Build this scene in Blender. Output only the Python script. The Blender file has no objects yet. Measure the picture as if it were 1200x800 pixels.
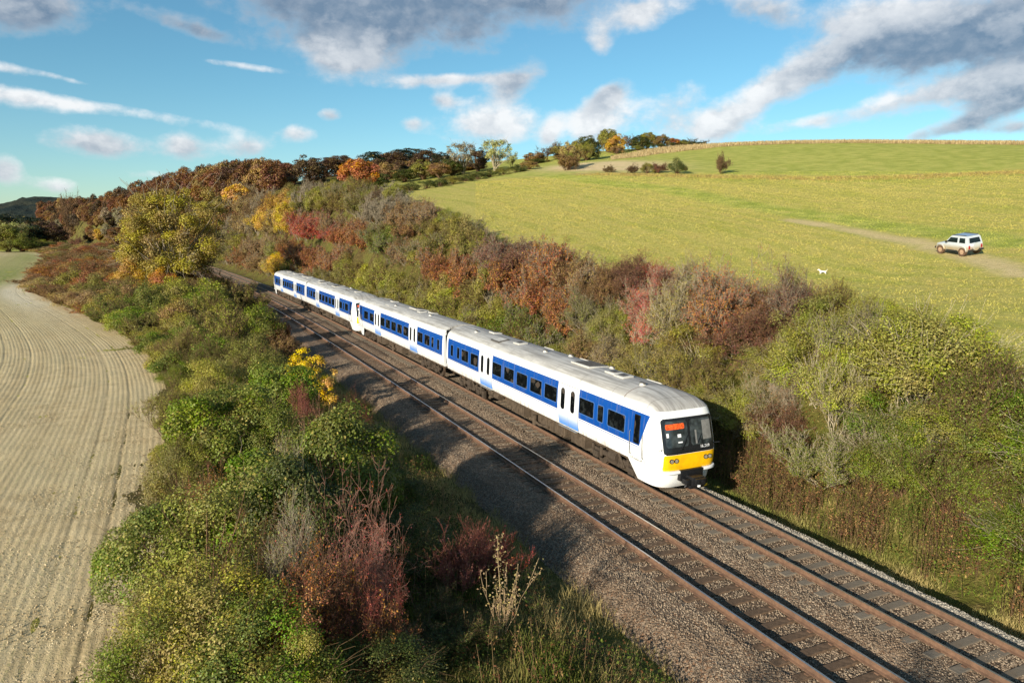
import bpy, bmesh, math, random
import numpy as np
from mathutils import Vector, Matrix

SC = bpy.context.scene
COL = SC.collection
# ------------------------------------------------------------------ camera
F_PX, PITCH, ROLL, YAW = 850.0, 0.1542, 0.0044, 0.4387      # pixels refer to the 1200x800 photograph
CAM = np.array([-13.515, -20.52, 9.905])                     # metres; z = 0 is the rail top, +Y along the track
_fw = np.array([math.sin(YAW)*math.cos(PITCH), math.cos(YAW)*math.cos(PITCH), -math.sin(PITCH)])
_r = np.array([math.cos(YAW), -math.sin(YAW), 0.0]); _u = np.cross(_r, _fw)
_r2 = _r*math.cos(ROLL) + _u*math.sin(ROLL); _u2 = -_r*math.sin(ROLL) + _u*math.cos(ROLL)
cam = bpy.data.cameras.new('camera'); cam.sensor_width = 36.0; cam.lens = F_PX/1200*36
cam.clip_start = 0.1; cam.clip_end = 20000
cam_o = bpy.data.objects.new('camera', cam); COL.objects.link(cam_o)
cam_o.matrix_world = Matrix(((_r2[0], _u2[0], -_fw[0], CAM[0]), (_r2[1], _u2[1], -_fw[1], CAM[1]), (_r2[2], _u2[2], -_fw[2], CAM[2]), (0, 0, 0, 1)))
SC.camera = cam_o
def ray(x, y): return _fw + _r2*(x-600)/F_PX - _u2*(y-400)/F_PX
def at_z(x, y, z):
    d = ray(x, y); return CAM + d*(z-CAM[2])/d[2]
def at_D(x, y, D):
    d = ray(x, y); return CAM + d*D/math.hypot(d[0], d[1])
def proj(P):
    d = np.asarray(P, float) - CAM; z = d@_fw
    return 600 + F_PX*(d@_r2)/z, 400 - F_PX*(d@_u2)/z

# ------------------------------------------------------------------ node helpers
class NT:
    def __init__(s, nt): s.nt = nt; s.n = nt.nodes; s.l = nt.links
    def node(s, t, **kw):
        n = s.n.new(t)
        for k, v in kw.items(): setattr(n, k, v)
        return n
    def put(s, sock, v):
        if isinstance(v, bpy.types.NodeSocket): s.l.new(v, sock)
        elif v is not None: sock.default_value = v
    def m(s, op, a, b=None, c=None, clamp=False):
        n = s.n.new('ShaderNodeMath'); n.operation = op; n.use_clamp = clamp
        for i, v in enumerate((a, b, c)):
            if v is not None: s.put(n.inputs[i], v)
        return n.outputs[0]
    def vm(s, op, a, b=None):
        n = s.n.new('ShaderNodeVectorMath'); n.operation = op
        s.put(n.inputs[0], a)
        if b is not None: s.put(n.inputs[3 if op == 'SCALE' else 1], b)
        return n.outputs['Value'] if op in ('LENGTH', 'DOT_PRODUCT', 'DISTANCE') else n.outputs[0]
    def ss(s, v, lo, hi, a=0.0, b=1.0):
        n = s.n.new('ShaderNodeMapRange'); n.interpolation_type = 'SMOOTHSTEP'
        for i, q in enumerate((v, lo, hi, a, b)): s.put(n.inputs[i], q)
        return n.outputs[0]
    def mix(s, f, a, b, mode='MIX'):
        n = s.n.new('ShaderNodeMix'); n.data_type = 'RGBA'; n.blend_type = mode; n.clamp_factor = True
        s.put(n.inputs[0], f)
        for i, v in ((6, a), (7, b)):
            if isinstance(v, tuple) and len(v) == 3: v = v + (1.0,)
            s.put(n.inputs[i], v)
        return n.outputs[2]
    def noise(s, vec, scale, detail=4.0, rough=0.55, dist=0.0, dim='3D'):
        n = s.n.new('ShaderNodeTexNoise'); n.noise_dimensions = dim
        if vec is not None: s.put(n.inputs['Vector'], vec)
        n.inputs['Scale'].default_value = scale; n.inputs['Detail'].default_value = detail
        n.inputs['Roughness'].default_value = rough; n.inputs['Distortion'].default_value = dist
        return n.outputs[0]
    def voro(s, vec, scale, feature='F1', rnd=1.0):
        n = s.n.new('ShaderNodeTexVoronoi'); n.feature = feature
        if vec is not None: s.put(n.inputs['Vector'], vec)
        n.inputs['Scale'].default_value = scale; n.inputs['Randomness'].default_value = rnd
        return n
    def sep(s, v):
        n = s.n.new('ShaderNodeSeparateXYZ'); s.put(n.inputs[0], v); return n.outputs
    def comb(s, x, y, z):
        n = s.n.new('ShaderNodeCombineXYZ')
        for i, v in enumerate((x, y, z)): s.put(n.inputs[i], v)
        return n.outputs[0]
    def attr(s, name, out='Color'):
        n = s.n.new('ShaderNodeAttribute'); n.attribute_name = name; return n.outputs[out]
    def bump(s, h, strength=0.5, dist=0.02):
        n = s.n.new('ShaderNodeBump'); s.put(n.inputs['Height'], h)
        n.inputs['Strength'].default_value = strength; n.inputs['Distance'].default_value = dist
        return n.outputs[0]
def srgb(*c): return tuple(((v/255)/12.92 if v/255 <= .04045 else ((v/255+.055)/1.055)**2.4) for v in c)

# ------------------------------------------------------------------ light: low autumn sun from behind left
SHADOW_AZ, SUN_EL = math.radians(60.0), math.radians(18.0)
sd = Vector((math.sin(SHADOW_AZ)*math.cos(SUN_EL), math.cos(SHADOW_AZ)*math.cos(SUN_EL), -math.sin(SUN_EL)))
sun = bpy.data.lights.new('sun', 'SUN'); sun.energy = 5.0; sun.angle = math.radians(0.53); sun.color = (1.0, 0.91, 0.76)
sun_o = bpy.data.objects.new('sun', sun); COL.objects.link(sun_o)
sun_o.rotation_euler = sd.to_track_quat('-Z', 'Y').to_euler(); sun_o.location = (-60, -40, 60)

world = bpy.data.worlds.new('World'); SC.world = world; world.use_nodes = True
W = NT(world.node_tree); W.n.clear()
sky = W.node('ShaderNodeTexSky', sky_type='NISHITA'); sky.sun_disc = False
sky.sun_elevation = SUN_EL; sky.sun_rotation = SHADOW_AZ + math.pi
sky.altitude = 150; sky.air_density = 1.0; sky.dust_density = 0.2; sky.ozone_density = 2.2
tc = W.node('ShaderNodeTexCoord'); dirv = W.vm('NORMALIZE', tc.outputs['Generated'])
dx, dy, dz = W.sep(dirv)
az = W.m('ARCTAN2', dx, dy); el = W.m('ARCSINE', dz)
# clouds float on a flat layer: planar coordinates shrink towards the horizon
inv = W.m('DIVIDE', 1.0, W.m('ADD', W.m('MAXIMUM', dz, 0.0), 0.10))
pl = W.comb(W.m('MULTIPLY', dx, inv), W.m('MULTIPLY', dy, inv), 0.0)
n_big = W.noise(pl, 1.15, 7.0, 0.60, 0.3)
sunoff = W.vm('ADD', pl, (-0.16, -0.10, 0.05))
n_sun = W.noise(sunoff, 1.15, 5.0, 0.60, 0.3)
n_fine = W.noise(pl, 4.2, 6.0, 0.62, 0.5)
# angular noise for the ragged edge of the separate clouds
ang = W.comb(W.m('MULTIPLY', az, 19.0), W.m('MULTIPLY', el, 27.0), 0.0)
n_edge = W.noise(ang, 1.0, 7.0, 0.60, 0.15)
n_puff = W.noise(ang, 2.3, 5.0, 0.6, 0.1)
ang2 = W.comb(W.m('MULTIPLY_ADD', az, 19.0, -0.5), W.m('MULTIPLY_ADD', el, 27.0, 0.75), 0.0)
n_edge2 = W.noise(ang2, 1.0, 5.0, 0.60, 0.15)
# cloud bodies: photo x, y, half width, half height, tilt (deg), darkness, strength
CL = [(430, -5, 200, 58, -4, .95, 1.3), (405, 60, 52, 34, 8, .15, 1.05), (20, 8, 85, 34, 6, .8, 1.1), (235, 36, 60, 11, -12, .75, .72),
      (640, -15, 80, 30, 0, .8, .9),
      (112, 168, 64, 20, -3, .42, .98), (218, 172, 30, 20, 0, .35, .92), (290, 172, 34, 16, 0, .3, .85), (348, 156, 24, 13, 0, .3, .85), (483, 145, 20, 10, 0, .2, .88),
      (575, 146, 66, 26, 6, .08, 1.1), (600, 100, 40, 18, 25, .6, .8), (520, 118, 20, 10, 0, .4, .75), (545, 92, 60, 6, 2, .1, .6),
      (700, 142, 46, 26, 22, .05, 1.1), (712, 112, 30, 14, 30, .7, .85), (645, 158, 12, 22, -20, .05, .8),
      (760, 12, 60, 20, 14, .08, .95), (705, 48, 14, 22, 10, .1, .55),
      (792, 128, 46, 32, 30, .2, .72), (905, 105, 88, 22, 27, .12, 1.0), (842, 150, 40, 18, 10, .15, .9),
      (1085, 55, 140, 34, 3, .95, 1.15), (1030, 16, 110, 26, 0, .30, .9), (890, 8, 50, 20, -10, .6, .7), (1185, 20, 50, 40, 0, .7, .8),
      (1060, 120, 80, 17, 14, .12, .95), (1175, 105, 52, 24, 10, .62, 1.1), (1120, 148, 70, 12, 16, .7, .85), (1190, 150, 40, 10, 0, .5, .8),
      (285, 78, 52, 5, -4, .0, .66), (130, 128, 170, 9, -5, .0, .60), (30, 118, 60, 14, -4, .0, .58), (8, 80, 30, 8, -8, .0, .7), (75, 92, 35, 5, -10, .0, .6), (500, 98, 70, 8, 3, .05, .55),
      (4, 198, 22, 20, 0, .4, .95), (62, 218, 32, 12, 0, .1, .85), (170, 205, 40, 8, 0, .1, .5), (940, 145, 60, 10, 10, .1, .6), (410, 185, 60, 10, 0, .2, .5), (388, 135, 18, 9, 0, .35, .75),
      (-160, 90, 110, 34, 0, .5, 1.0), (-300, 150, 120, 28, 0, .3, 1.0), (1340, 70, 120, 40, 5, .6, 1.1), (1450, 140, 140, 26, 8, .2, 1.0)]
dens = None; dk = None
for (cx, cy, hw, hh, tilt, dark, st) in CL:
    d = ray(cx, cy); d = d/np.linalg.norm(d)
    a0, e0 = math.atan2(d[0], d[1]), math.asin(d[2])
    ca = math.cos(math.atan((cx-600)/F_PX)); t = math.radians(tilt)
    ax, ex = hw/F_PX*ca*1.05, hh/F_PX*ca*1.05
    da = W.m('SUBTRACT', az, a0); de = W.m('SUBTRACT', el, e0)
    p = W.m('ADD', W.m('MULTIPLY', da, math.cos(t)/ax), W.m('MULTIPLY', de, math.sin(t)/ax))
    q = W.m('ADD', W.m('MULTIPLY', da, -math.sin(t)/ex), W.m('MULTIPLY', de, math.cos(t)/ex))
    r2 = W.m('ADD', W.m('MULTIPLY', p, p), W.m('MULTIPLY', q, q))
    g = W.m('MULTIPLY', W.m('EXPONENT', W.m('MULTIPLY', r2, -1.35)), st)
    dens = g if dens is None else W.m('ADD', dens, g)
    gd = W.m('MULTIPLY', g, W.m('ADD', W.m('MULTIPLY', W.m('MINIMUM', W.m('MAXIMUM', q, -1.2), 1.2), -0.30), dark*0.95+0.05)); dk = gd if dk is None else W.m('ADD', dk, gd)
dk = W.m('DIVIDE', dk, W.m('ADD', dens, 0.02))
# the rest of the sky carries the same kind of cloud
outside = W.ss(el, 0.33, 0.60)
back = W.m('MAXIMUM', outside, W.ss(W.m('ABSOLUTE', W.m('SUBTRACT', az, YAW)), 0.95, 1.35))
gen = W.m('MULTIPLY', W.ss(n_big, 0.47, 0.68), back)
d0 = W.m('ADD', dens, gen)
raw = W.m('ADD', W.m('MULTIPLY', d0, 0.90), W.m('MULTIPLY', W.m('SUBTRACT', n_edge, 0.53), 1.2))
raw = W.m('ADD', raw, W.m('MULTIPLY', W.m('SUBTRACT', n_puff, 0.5), 0.40))
raw = W.m('MULTIPLY', raw, W.ss(d0, 0.06, 0.42))
cover = W.ss(raw, 0.20, 0.86)
lit = W.ss(W.m('SUBTRACT', n_edge, n_edge2), -0.16, 0.16)
darkn = W.m('ADD', W.m('MULTIPLY', dk, 1.15), W.m('MULTIPLY', W.m('SUBTRACT', 0.5, lit), 0.30))
darkn = W.m('ADD', darkn, W.m('MULTIPLY', W.m('MULTIPLY', gen, W.ss(n_sun, 0.45, 0.7)), 0.5), clamp=True)
darkn = W.m('MULTIPLY', W.m('ADD', darkn, W.m('MULTIPLY', W.m('SUBTRACT', n_puff, 0.5), -0.55)), W.ss(raw, 0.1, 0.9, 0.40, 1.0))
ccol = W.mix(W.m('MULTIPLY', darkn, 0.95, clamp=True), (9.2, 9.3, 9.4), (1.7, 2.5, 3.6))
skyc = W.mix(1.0, sky.outputs[0], (0.80, 1.24, 1.28), 'MULTIPLY')
hz = W.ss(el, -0.02, 0.22)
skyc = W.mix(W.m('SUBTRACT', 1.0, hz), skyc, W.mix(1.0, skyc, (1.22, 1.0, 1.05), 'MULTIPLY'))
fin = W.mix(W.m('MULTIPLY', cover, 0.93), skyc, ccol)
bg = W.node('ShaderNodeBackground'); W.put(bg.inputs[0], fin); bg.inputs[1].default_value = 0.067
wo = W.node('ShaderNodeOutputWorld'); W.l.new(bg.outputs[0], wo.inputs[0])
world.cycles.sampling_method = 'MANUAL'; world.cycles.sample_map_resolution = 512

SC.view_settings.view_transform = 'Standard'; SC.view_settings.look = 'None'
SC.view_settings.exposure = 0.65; SC.view_settings.gamma = 1.0; SC.view_settings.use_curve_mapping = False
SC.cycles.max_bounces = 6; SC.cycles.diffuse_bounces = 3; SC.cycles.glossy_bounces = 3; SC.cycles.transmission_bounces = 4
SC.cycles.use_denoising = True

# ------------------------------------------------------------------ object helpers
def tag(o, label=None, cat=None, group=None, kind=None):
    if label: o['label'] = label
    if cat: o['category'] = cat
    if group: o['group'] = group
    if kind: o['kind'] = kind
    return o
def link(name, me, parent=None, mats=()):
    o = bpy.data.objects.new(name, me); COL.objects.link(o)
    if parent is not None: o.parent = parent
    if me is not None:
        for m_ in mats: me.materials.append(m_)
    return o
def empty(name, loc=(0, 0, 0), rz=0.0):
    o = bpy.data.objects.new(name, None); COL.objects.link(o); o.location = loc; o.rotation_euler = (0, 0, rz)
    o.empty_display_size = 0.3; return o
def fast_mesh(name, V, Fc, smooth=False, mat=None):
    """V (n,3) float, Fc (m,k) int, same k for every face"""
    V = np.ascontiguousarray(V, np.float32); Fc = np.ascontiguousarray(Fc, np.int32); k = Fc.shape[1]
    me = bpy.data.meshes.new(name); me.vertices.add(len(V)); me.vertices.foreach_set('co', V.ravel())
    me.loops.add(Fc.size); me.loops.foreach_set('vertex_index', Fc.ravel())
    me.polygons.add(len(Fc)); me.polygons.foreach_set('loop_start', np.arange(0, Fc.size, k, dtype=np.int32))
    if mat is not None: me.polygons.foreach_set('material_index', np.asarray(mat, np.int32))
    me.update(calc_edges=True)
    if smooth: me.polygons.foreach_set('use_smooth', np.ones(len(Fc), bool))
    return me
def point_color(me, name, rgba):
    a = me.attributes.new(name, 'FLOAT_COLOR', 'POINT'); a.data.foreach_set('color', np.ascontiguousarray(rgba, np.float32).ravel())
class MB:
    """collects shapes for one mesh; faces carry a material index"""
    def __init__(s): s.v = []; s.f = []; s.mi = []
    def add(s, vs, fs, mi=0):
        b = len(s.v); s.v += [tuple(map(float, p)) for p in vs]
        for f in fs: s.f.append([b+i for i in f]); s.mi.append(mi)
        return s
    def box(s, x0, x1, y0, y1, z0, z1, mi=0, bev=0.0):
        if bev <= 0:
            vs = [(x, y, z) for z in (z0, z1) for y in (y0, y1) for x in (x0, x1)]
            return s.add(vs, [(0, 2, 3, 1), (4, 5, 7, 6), (0, 1, 5, 4), (2, 6, 7, 3), (0, 4, 6, 2), (1, 3, 7, 5)], mi)
        bm = bmesh.new(); bmesh.ops.create_cube(bm, size=1.0)
        for v in bm.verts: v.co = Vector(((x0+x1)/2+v.co.x*(x1-x0), (y0+y1)/2+v.co.y*(y1-y0), (z0+z1)/2+v.co.z*(z1-z0)))
        bmesh.ops.bevel(bm, geom=list(bm.edges), offset=bev, segments=2, affect='EDGES', profile=0.6)
        bm.verts.index_update(); s.add([v.co for v in bm.verts], [[v.index for v in f.verts] for f in bm.faces], mi); bm.free(); return s
    def tube(s, pts, rads, n=6, mi=0, cap=True):
        pts = [Vector(p) for p in pts]
        if not hasattr(rads, '__len__'): rads = [rads]*len(pts)
        rings = []; vs = []
        for i, p in enumerate(pts):
            t = (pts[min(i+1, len(pts)-1)] - pts[max(i-1, 0)]).normalized()
            a = t.orthogonal().normalized() if i == 0 else (a - t*a.dot(t)).normalized()
            b = t.cross(a)
            for k in range(n):
                th = 2*math.pi*k/n; vs.append(p + (a*math.cos(th)+b*math.sin(th))*rads[i])
        fs = [(i*n+k, i*n+(k+1) % n, (i+1)*n+(k+1) % n, (i+1)*n+k) for i in range(len(pts)-1) for k in range(n)]
        if cap: fs += [tuple(range(n))[::-1], tuple(range((len(pts)-1)*n, len(pts)*n))]
        return s.add(vs, fs, mi)
    def disc(s, c, axis, r, h, n=20, mi=0, mi2=None, r2=None):
        """short cylinder centred on c along axis (0,1,2)"""
        r2 = r if r2 is None else r2; vs = []
        for sgn, rr in ((-1, r), (1, r2)):
            for k in range(n):
                th = 2*math.pi*k/n; p = [0, 0, 0]; p[axis] = sgn*h/2; p[(axis+1) % 3] = rr*math.cos(th); p[(axis+2) % 3] = rr*math.sin(th)
                vs.append((c[0]+p[0], c[1]+p[1], c[2]+p[2]))
        s.add(vs, [(k, (k+1) % n, n+(k+1) % n, n+k) for k in range(n)], mi)
        b = len(s.v)-2*n
        s.f += [[b+k for k in range(n)][::-1], [b+n+k for k in range(n)]]; s.mi += [mi if mi2 is None else mi2]*2
        return s
    def grid(s, P, mi=0, closed=False, flip=False):
        """P: list of rows of points"""
        m_, n = len(P), len(P[0]); vs = [p for r_ in P for p in r_]; fs = []
        for i in range(m_-1):
            for j in range(n if closed else n-1):
                q = (i*n+j, i*n+(j+1) % n, (i+1)*n+(j+1) % n, (i+1)*n+j); fs.append(q[::-1] if flip else q)
        return s.add(vs, fs, mi)
    def mesh(s, name, smooth=False):
        me = bpy.data.meshes.new(name); me.from_pydata(s.v, [], s.f); me.polygons.foreach_set('material_index', s.mi)
        if smooth: me.polygons.foreach_set('use_smooth', [True]*len(s.f))
        me.update(); return me
    def build(s, name, mats, parent=None, smooth=False, auto=None):
        me = s.mesh(name, smooth or auto is not None); o = link(name, me, parent, mats if isinstance(mats, (list, tuple)) else [mats])
        if auto is not None: me.set_sharp_from_angle(angle=math.radians(auto))
        return o
MATS = {}
def pmat(name, color, rough=0.6, metal=0.0, fn=None, spec=0.5, coat=0.0):
    """principled material; fn(N, bsdf) wires procedural colour and relief"""
    if name in MATS: return MATS[name]
    m_ = bpy.data.materials.new(name); m_.use_nodes = True; N = NT(m_.node_tree); b = N.n['Principled BSDF']
    b.inputs['Base Color'].default_value = (*color, 1); b.inputs['Roughness'].default_value = rough; b.inputs['Metallic'].default_value = metal
    b.inputs['Specular IOR Level'].default_value = spec; b.inputs['Coat Weight'].default_value = coat
    if fn: fn(N, b)
    MATS[name] = m_; return m_
def speckle(scale, amount=0.25, bump=0.0, color=None, dirt=None, dscale=1.5):
    def fn(N, b):
        co = N.node('ShaderNodeTexCoord').outputs['Object']
        base = tuple(b.inputs['Base Color'].default_value)[:3]
        n1 = N.noise(co, scale, 5.0, 0.65)
        c = N.mix(N.ss(n1, 0.3, 0.7), tuple(v*(1-amount) for v in base), tuple(min(1, v*(1+amount)) for v in base))
        if dirt is not None:
            n2 = N.noise(co, dscale, 6.0, 0.7); c = N.mix(N.m('MULTIPLY', N.ss(n2, 0.42, 0.72), dirt[3]), c, tuple(dirt[:3]))
        N.put(b.inputs['Base Color'], c)
        if bump: N.put(b.inputs['Normal'], N.bump(n1, bump, 0.01))
    return fn
def noise2(x, y, seed=0, oct=4):
    """cheap smooth value noise on arrays, range about -1..1"""
    rs = np.random.RandomState(seed); T = rs.uniform(-1, 1, (256, 256)); out = 0.0; a = 1.0; tot = 0.0
    for o in range(oct):
        xi = np.floor(x).astype(int); yi = np.floor(y).astype(int); fx = x-xi; fy = y-yi
        fx = fx*fx*(3-2*fx); fy = fy*fy*(3-2*fy)
        g = lambda i, j: T[(xi+i) % 256, (yi+j) % 256]
        out = out + a*((g(0, 0)*(1-fx)+g(1, 0)*fx)*(1-fy)+(g(0, 1)*(1-fx)+g(1, 1)*fx)*fy)
        tot += a; a *= 0.5; x = x*2.03+17.3; y = y*2.03+5.1
    return out/tot*1.6
def smooth01(t): t = np.clip(t, 0, 1); return t*t*(3-2*t)
# ------------------------------------------------------------------ terrain
R_CURVE = 3800.0                     # track bends left: x = -Y^2/3800 beyond the train's nose
S_FAR = 3.61                         # centre of the train's track; the near track is centred on u = 0
def xc(Y): return -np.clip(Y, 0, 900)**2/R_CURVE - np.maximum(np.asarray(Y, float)-900, 0)*0.47
def track_pt(s, lat=0.0, z=0.0):
    sl = -2*max(s, 0)/R_CURVE; h = math.hypot(1, sl)
    return np.array([float(xc(s))+lat/h, s-sl*lat/h, z])
HILL_PX = [(1200, 452, 30), (1123, 297, 70), (964, 322, 62), (1040, 262, 93), (800, 262, 86), (830, 362, 41), (640, 318, 58), (520, 266, 83), (450, 237, 115),
           (600, 250, 96), (1200, 203, 150), (1000, 208, 145), (800, 206, 150), (700, 204, 155), (640, 198, 185), (560, 211, 165), (500, 223, 138),
           (1200, 170, 235), (1000, 168, 235), (850, 172, 235), (770, 181, 225), (715, 188, 200), (400, 230, 150), (330, 238, 185), (280, 247, 215),
           (200, 238, 410), (130, 249, 500), (85, 259, 590), (60, 263, 650), (300, 228, 330), (250, 238, 360), (380, 208, 260), (450, 206, 240), (560, 196, 240), (660, 186, 235), (720, 176, 260)]
_hp = [at_D(*t) for t in HILL_PX]
_hp += [np.array(p, float) for p in ((20, -60, 4), (60, -50, 9), (150, -50, 19), (300, -40, 31), (330, 100, 36), (420, 250, 34), (520, 20, 34), (600, -60, 34), (600, 600, 25), (60, 520, 22), (200, 600, 30),
                                      (0, 800, 20), (300, 320, 36), (160, 330, 33), (90, 330, 32))]
_hp = np.array(_hp)
def _tps(r2): return np.where(r2 > 0, r2*np.log(r2+1e-9)*0.5, 0.0)
_k = len(_hp); _q = _hp[:, :2]/100.0
_A = np.zeros((_k+3, _k+3)); _A[:_k, :_k] = _tps(((_q[:, None]-_q[None])**2).sum(-1)) + np.eye(_k)*0.003
_A[:_k, _k] = 1; _A[:_k, _k+1:] = _q; _A[_k, :_k] = 1; _A[_k+1:, :_k] = _q.T
_w = np.linalg.solve(_A, np.concatenate([_hp[:, 2], np.zeros(3)]))
def hill(X, Y):
    P = np.stack([np.clip(X, -80, 700), np.clip(Y, -80, 850)], -1)/100.0; out = _w[_k]+P[..., 0]*_w[_k+1]+P[..., 1]*_w[_k+2]
    for i in range(_k): out = out + _w[i]*_tps(((P-_q[i])**2).sum(-1))
    return np.clip(out, 1.5, 70)
def ground(X, Y):
    X = np.asarray(X, float); Y = np.asarray(Y, float); u = X-xc(Y)
    H = hill(X, Y); wid = np.clip(H*0.85, 6.5, 15)
    w = smooth01((u-7.0)/wid); right = -0.78+(H+0.78)*w
    left = -0.7 + 0.75*smooth01((-u-3.4)/3.5) - 0.05*smooth01((-u-13)/3)
    mid = np.where(u > 0, -0.78, -0.7)
    z = np.where(u > 6.2, right, np.where(u < -3.4, left, mid))
    bump = 0.10*noise2(X*0.35, Y*0.35, 3)*(np.clip((np.abs(u-1.5)-5.2)/2, 0, 1))
    damp = np.where(u < -13.5, 0.15, 1.0)
    return z + bump*damp
def gz1(X, Y): return float(ground(np.array([X]), np.array([Y]))[0])
def hit(x, y, t0=15.0, t1=2500.0):
    """where the pixel's ray meets the ground"""
    d = ray(x, y); d = d/math.hypot(d[0], d[1]); D = np.concatenate([np.arange(t0, 400, 0.5), np.arange(400, t1, 5)])
    P = CAM[None]+d[None]*D[:, None]; g = ground(P[:, 0], P[:, 1]); k = np.nonzero(P[:, 2] < g)[0]
    return P[k[0]] if len(k) else P[-1]
def poly_dist(X, Y, pts):
    best = np.full(X.shape, 1e9); sgn = np.zeros(X.shape)
    for a, b in zip(pts[:-1], pts[1:]):
        ab = b-a; L2 = ab@ab; t = np.clip(((X-a[0])*ab[0]+(Y-a[1])*ab[1])/L2, 0, 1)
        dx_ = X-a[0]-t*ab[0]; dy_ = Y-a[1]-t*ab[1]; d = np.hypot(dx_, dy_); s_ = ab[0]*dy_-ab[1]*dx_
        sgn = np.where(d < best, np.sign(s_), sgn); best = np.minimum(best, d)
    return best, sgn
def px_line(pts): return [hit(*p)[:2] for p in pts]
def steps(*seg):
    out = [seg[0]]
    for end, st in zip(seg[1::2], seg[2::2]):
        n = max(1, int(round((end-out[-1])/st))); out += list(np.linspace(out[-1], end, n+1)[1:])
    return np.array(out)
uk = steps(-3000, -400, 400, -120, 30, -50, 5, -16, 1.5, 9, 0.8, 24, 0.9, 70, 1.3, 150, 1.8, 270, 3.0, 600, 18, 3000, 300)
yk = steps(-70, -20, 2.0, 75, 1.0, 130, 1.5, 260, 2.5, 760, 7, 1000, 30, 4000, 250)
U, YY = np.meshgrid(uk, yk); XX = U+xc(YY); ZZ = ground(XX, YY)
far_fade = smooth01((np.hypot(XX, YY)-900)/900); ZZ = ZZ*(1-far_fade) + (-2.0)*far_fade
green_band = px_line([(628, 203), (660, 207), (700, 213), (780, 222), (860, 237), (940, 251), (1000, 260), (1100, 273), (1200, 285)])
suv_track = px_line([(930, 259), (960, 263), (1000, 270), (1060, 281), (1110, 294), (1160, 308), (1200, 322)])
bound = px_line([(690, 205), (740, 206), (800, 207), (900, 209), (1000, 210), (1100, 207), (1200, 203)])
d_green, s_green = poly_dist(XX, YY, green_band); d_suv, _ = poly_dist(XX, YY, suv_track); d_bound, s_bound = poly_dist(XX, YY, bound)
Dc = np.hypot(XX-CAM[0], YY-CAM[1])
chalk = hit(708, 194); tanw = np.exp(-(((XX-chalk[0])/13)**2+((YY-chalk[1])/20)**2)*1.6)*1.9
zr = np.clip(tanw*1.3, 0, 1)                                             # bare pale soil
zr = np.maximum(zr, smooth01((2.0-d_suv)/1.4)*0.75)
zg = smooth01((5.2-d_green)/3.5)*0.9                                     # lusher green strip
upper = (s_bound > 0)*smooth01((d_bound-4)/4)
zg = np.maximum(zg, upper*0.75); zg = np.maximum(zg, smooth01((2.5-np.abs(d_bound-2.8))/2.5)*(s_bound < 0)*0.9)
zb = smooth01((4.2-np.abs(d_bound-1.6))/2.0)*(s_bound > -0.5)*0.95       # rough dry grass between the fields
scrub = np.where(U > 6, 1-smooth01((U-(7.0+np.clip(hill(XX, YY)*.85, 6.5, 15))-0.5)/2.0), 1.0)
scrub = np.where(U < -14.5, smooth01((U+19)/3.5), scrub)                 # banks: litter and rough growth
wood = smooth01((YY-150)/60)*(U > 9)*smooth01((95-XX)/40); scrub = np.maximum(scrub, wood)
me = fast_mesh('terrain', np.stack([XX, YY, ZZ], -1).reshape(-1, 3),
               (lambda a: np.stack([a[:-1, :-1], a[:-1, 1:], a[1:, 1:], a[1:, :-1]], -1).reshape(-1, 4))(np.arange(XX.size).reshape(XX.shape)), True)
point_color(me, 'zone', np.stack([zr, zg, zb, scrub], -1).reshape(-1, 4))
point_color(me, 'row', np.stack([d_green*s_green, Dc, U, XX*0], -1).reshape(-1, 4))
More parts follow.
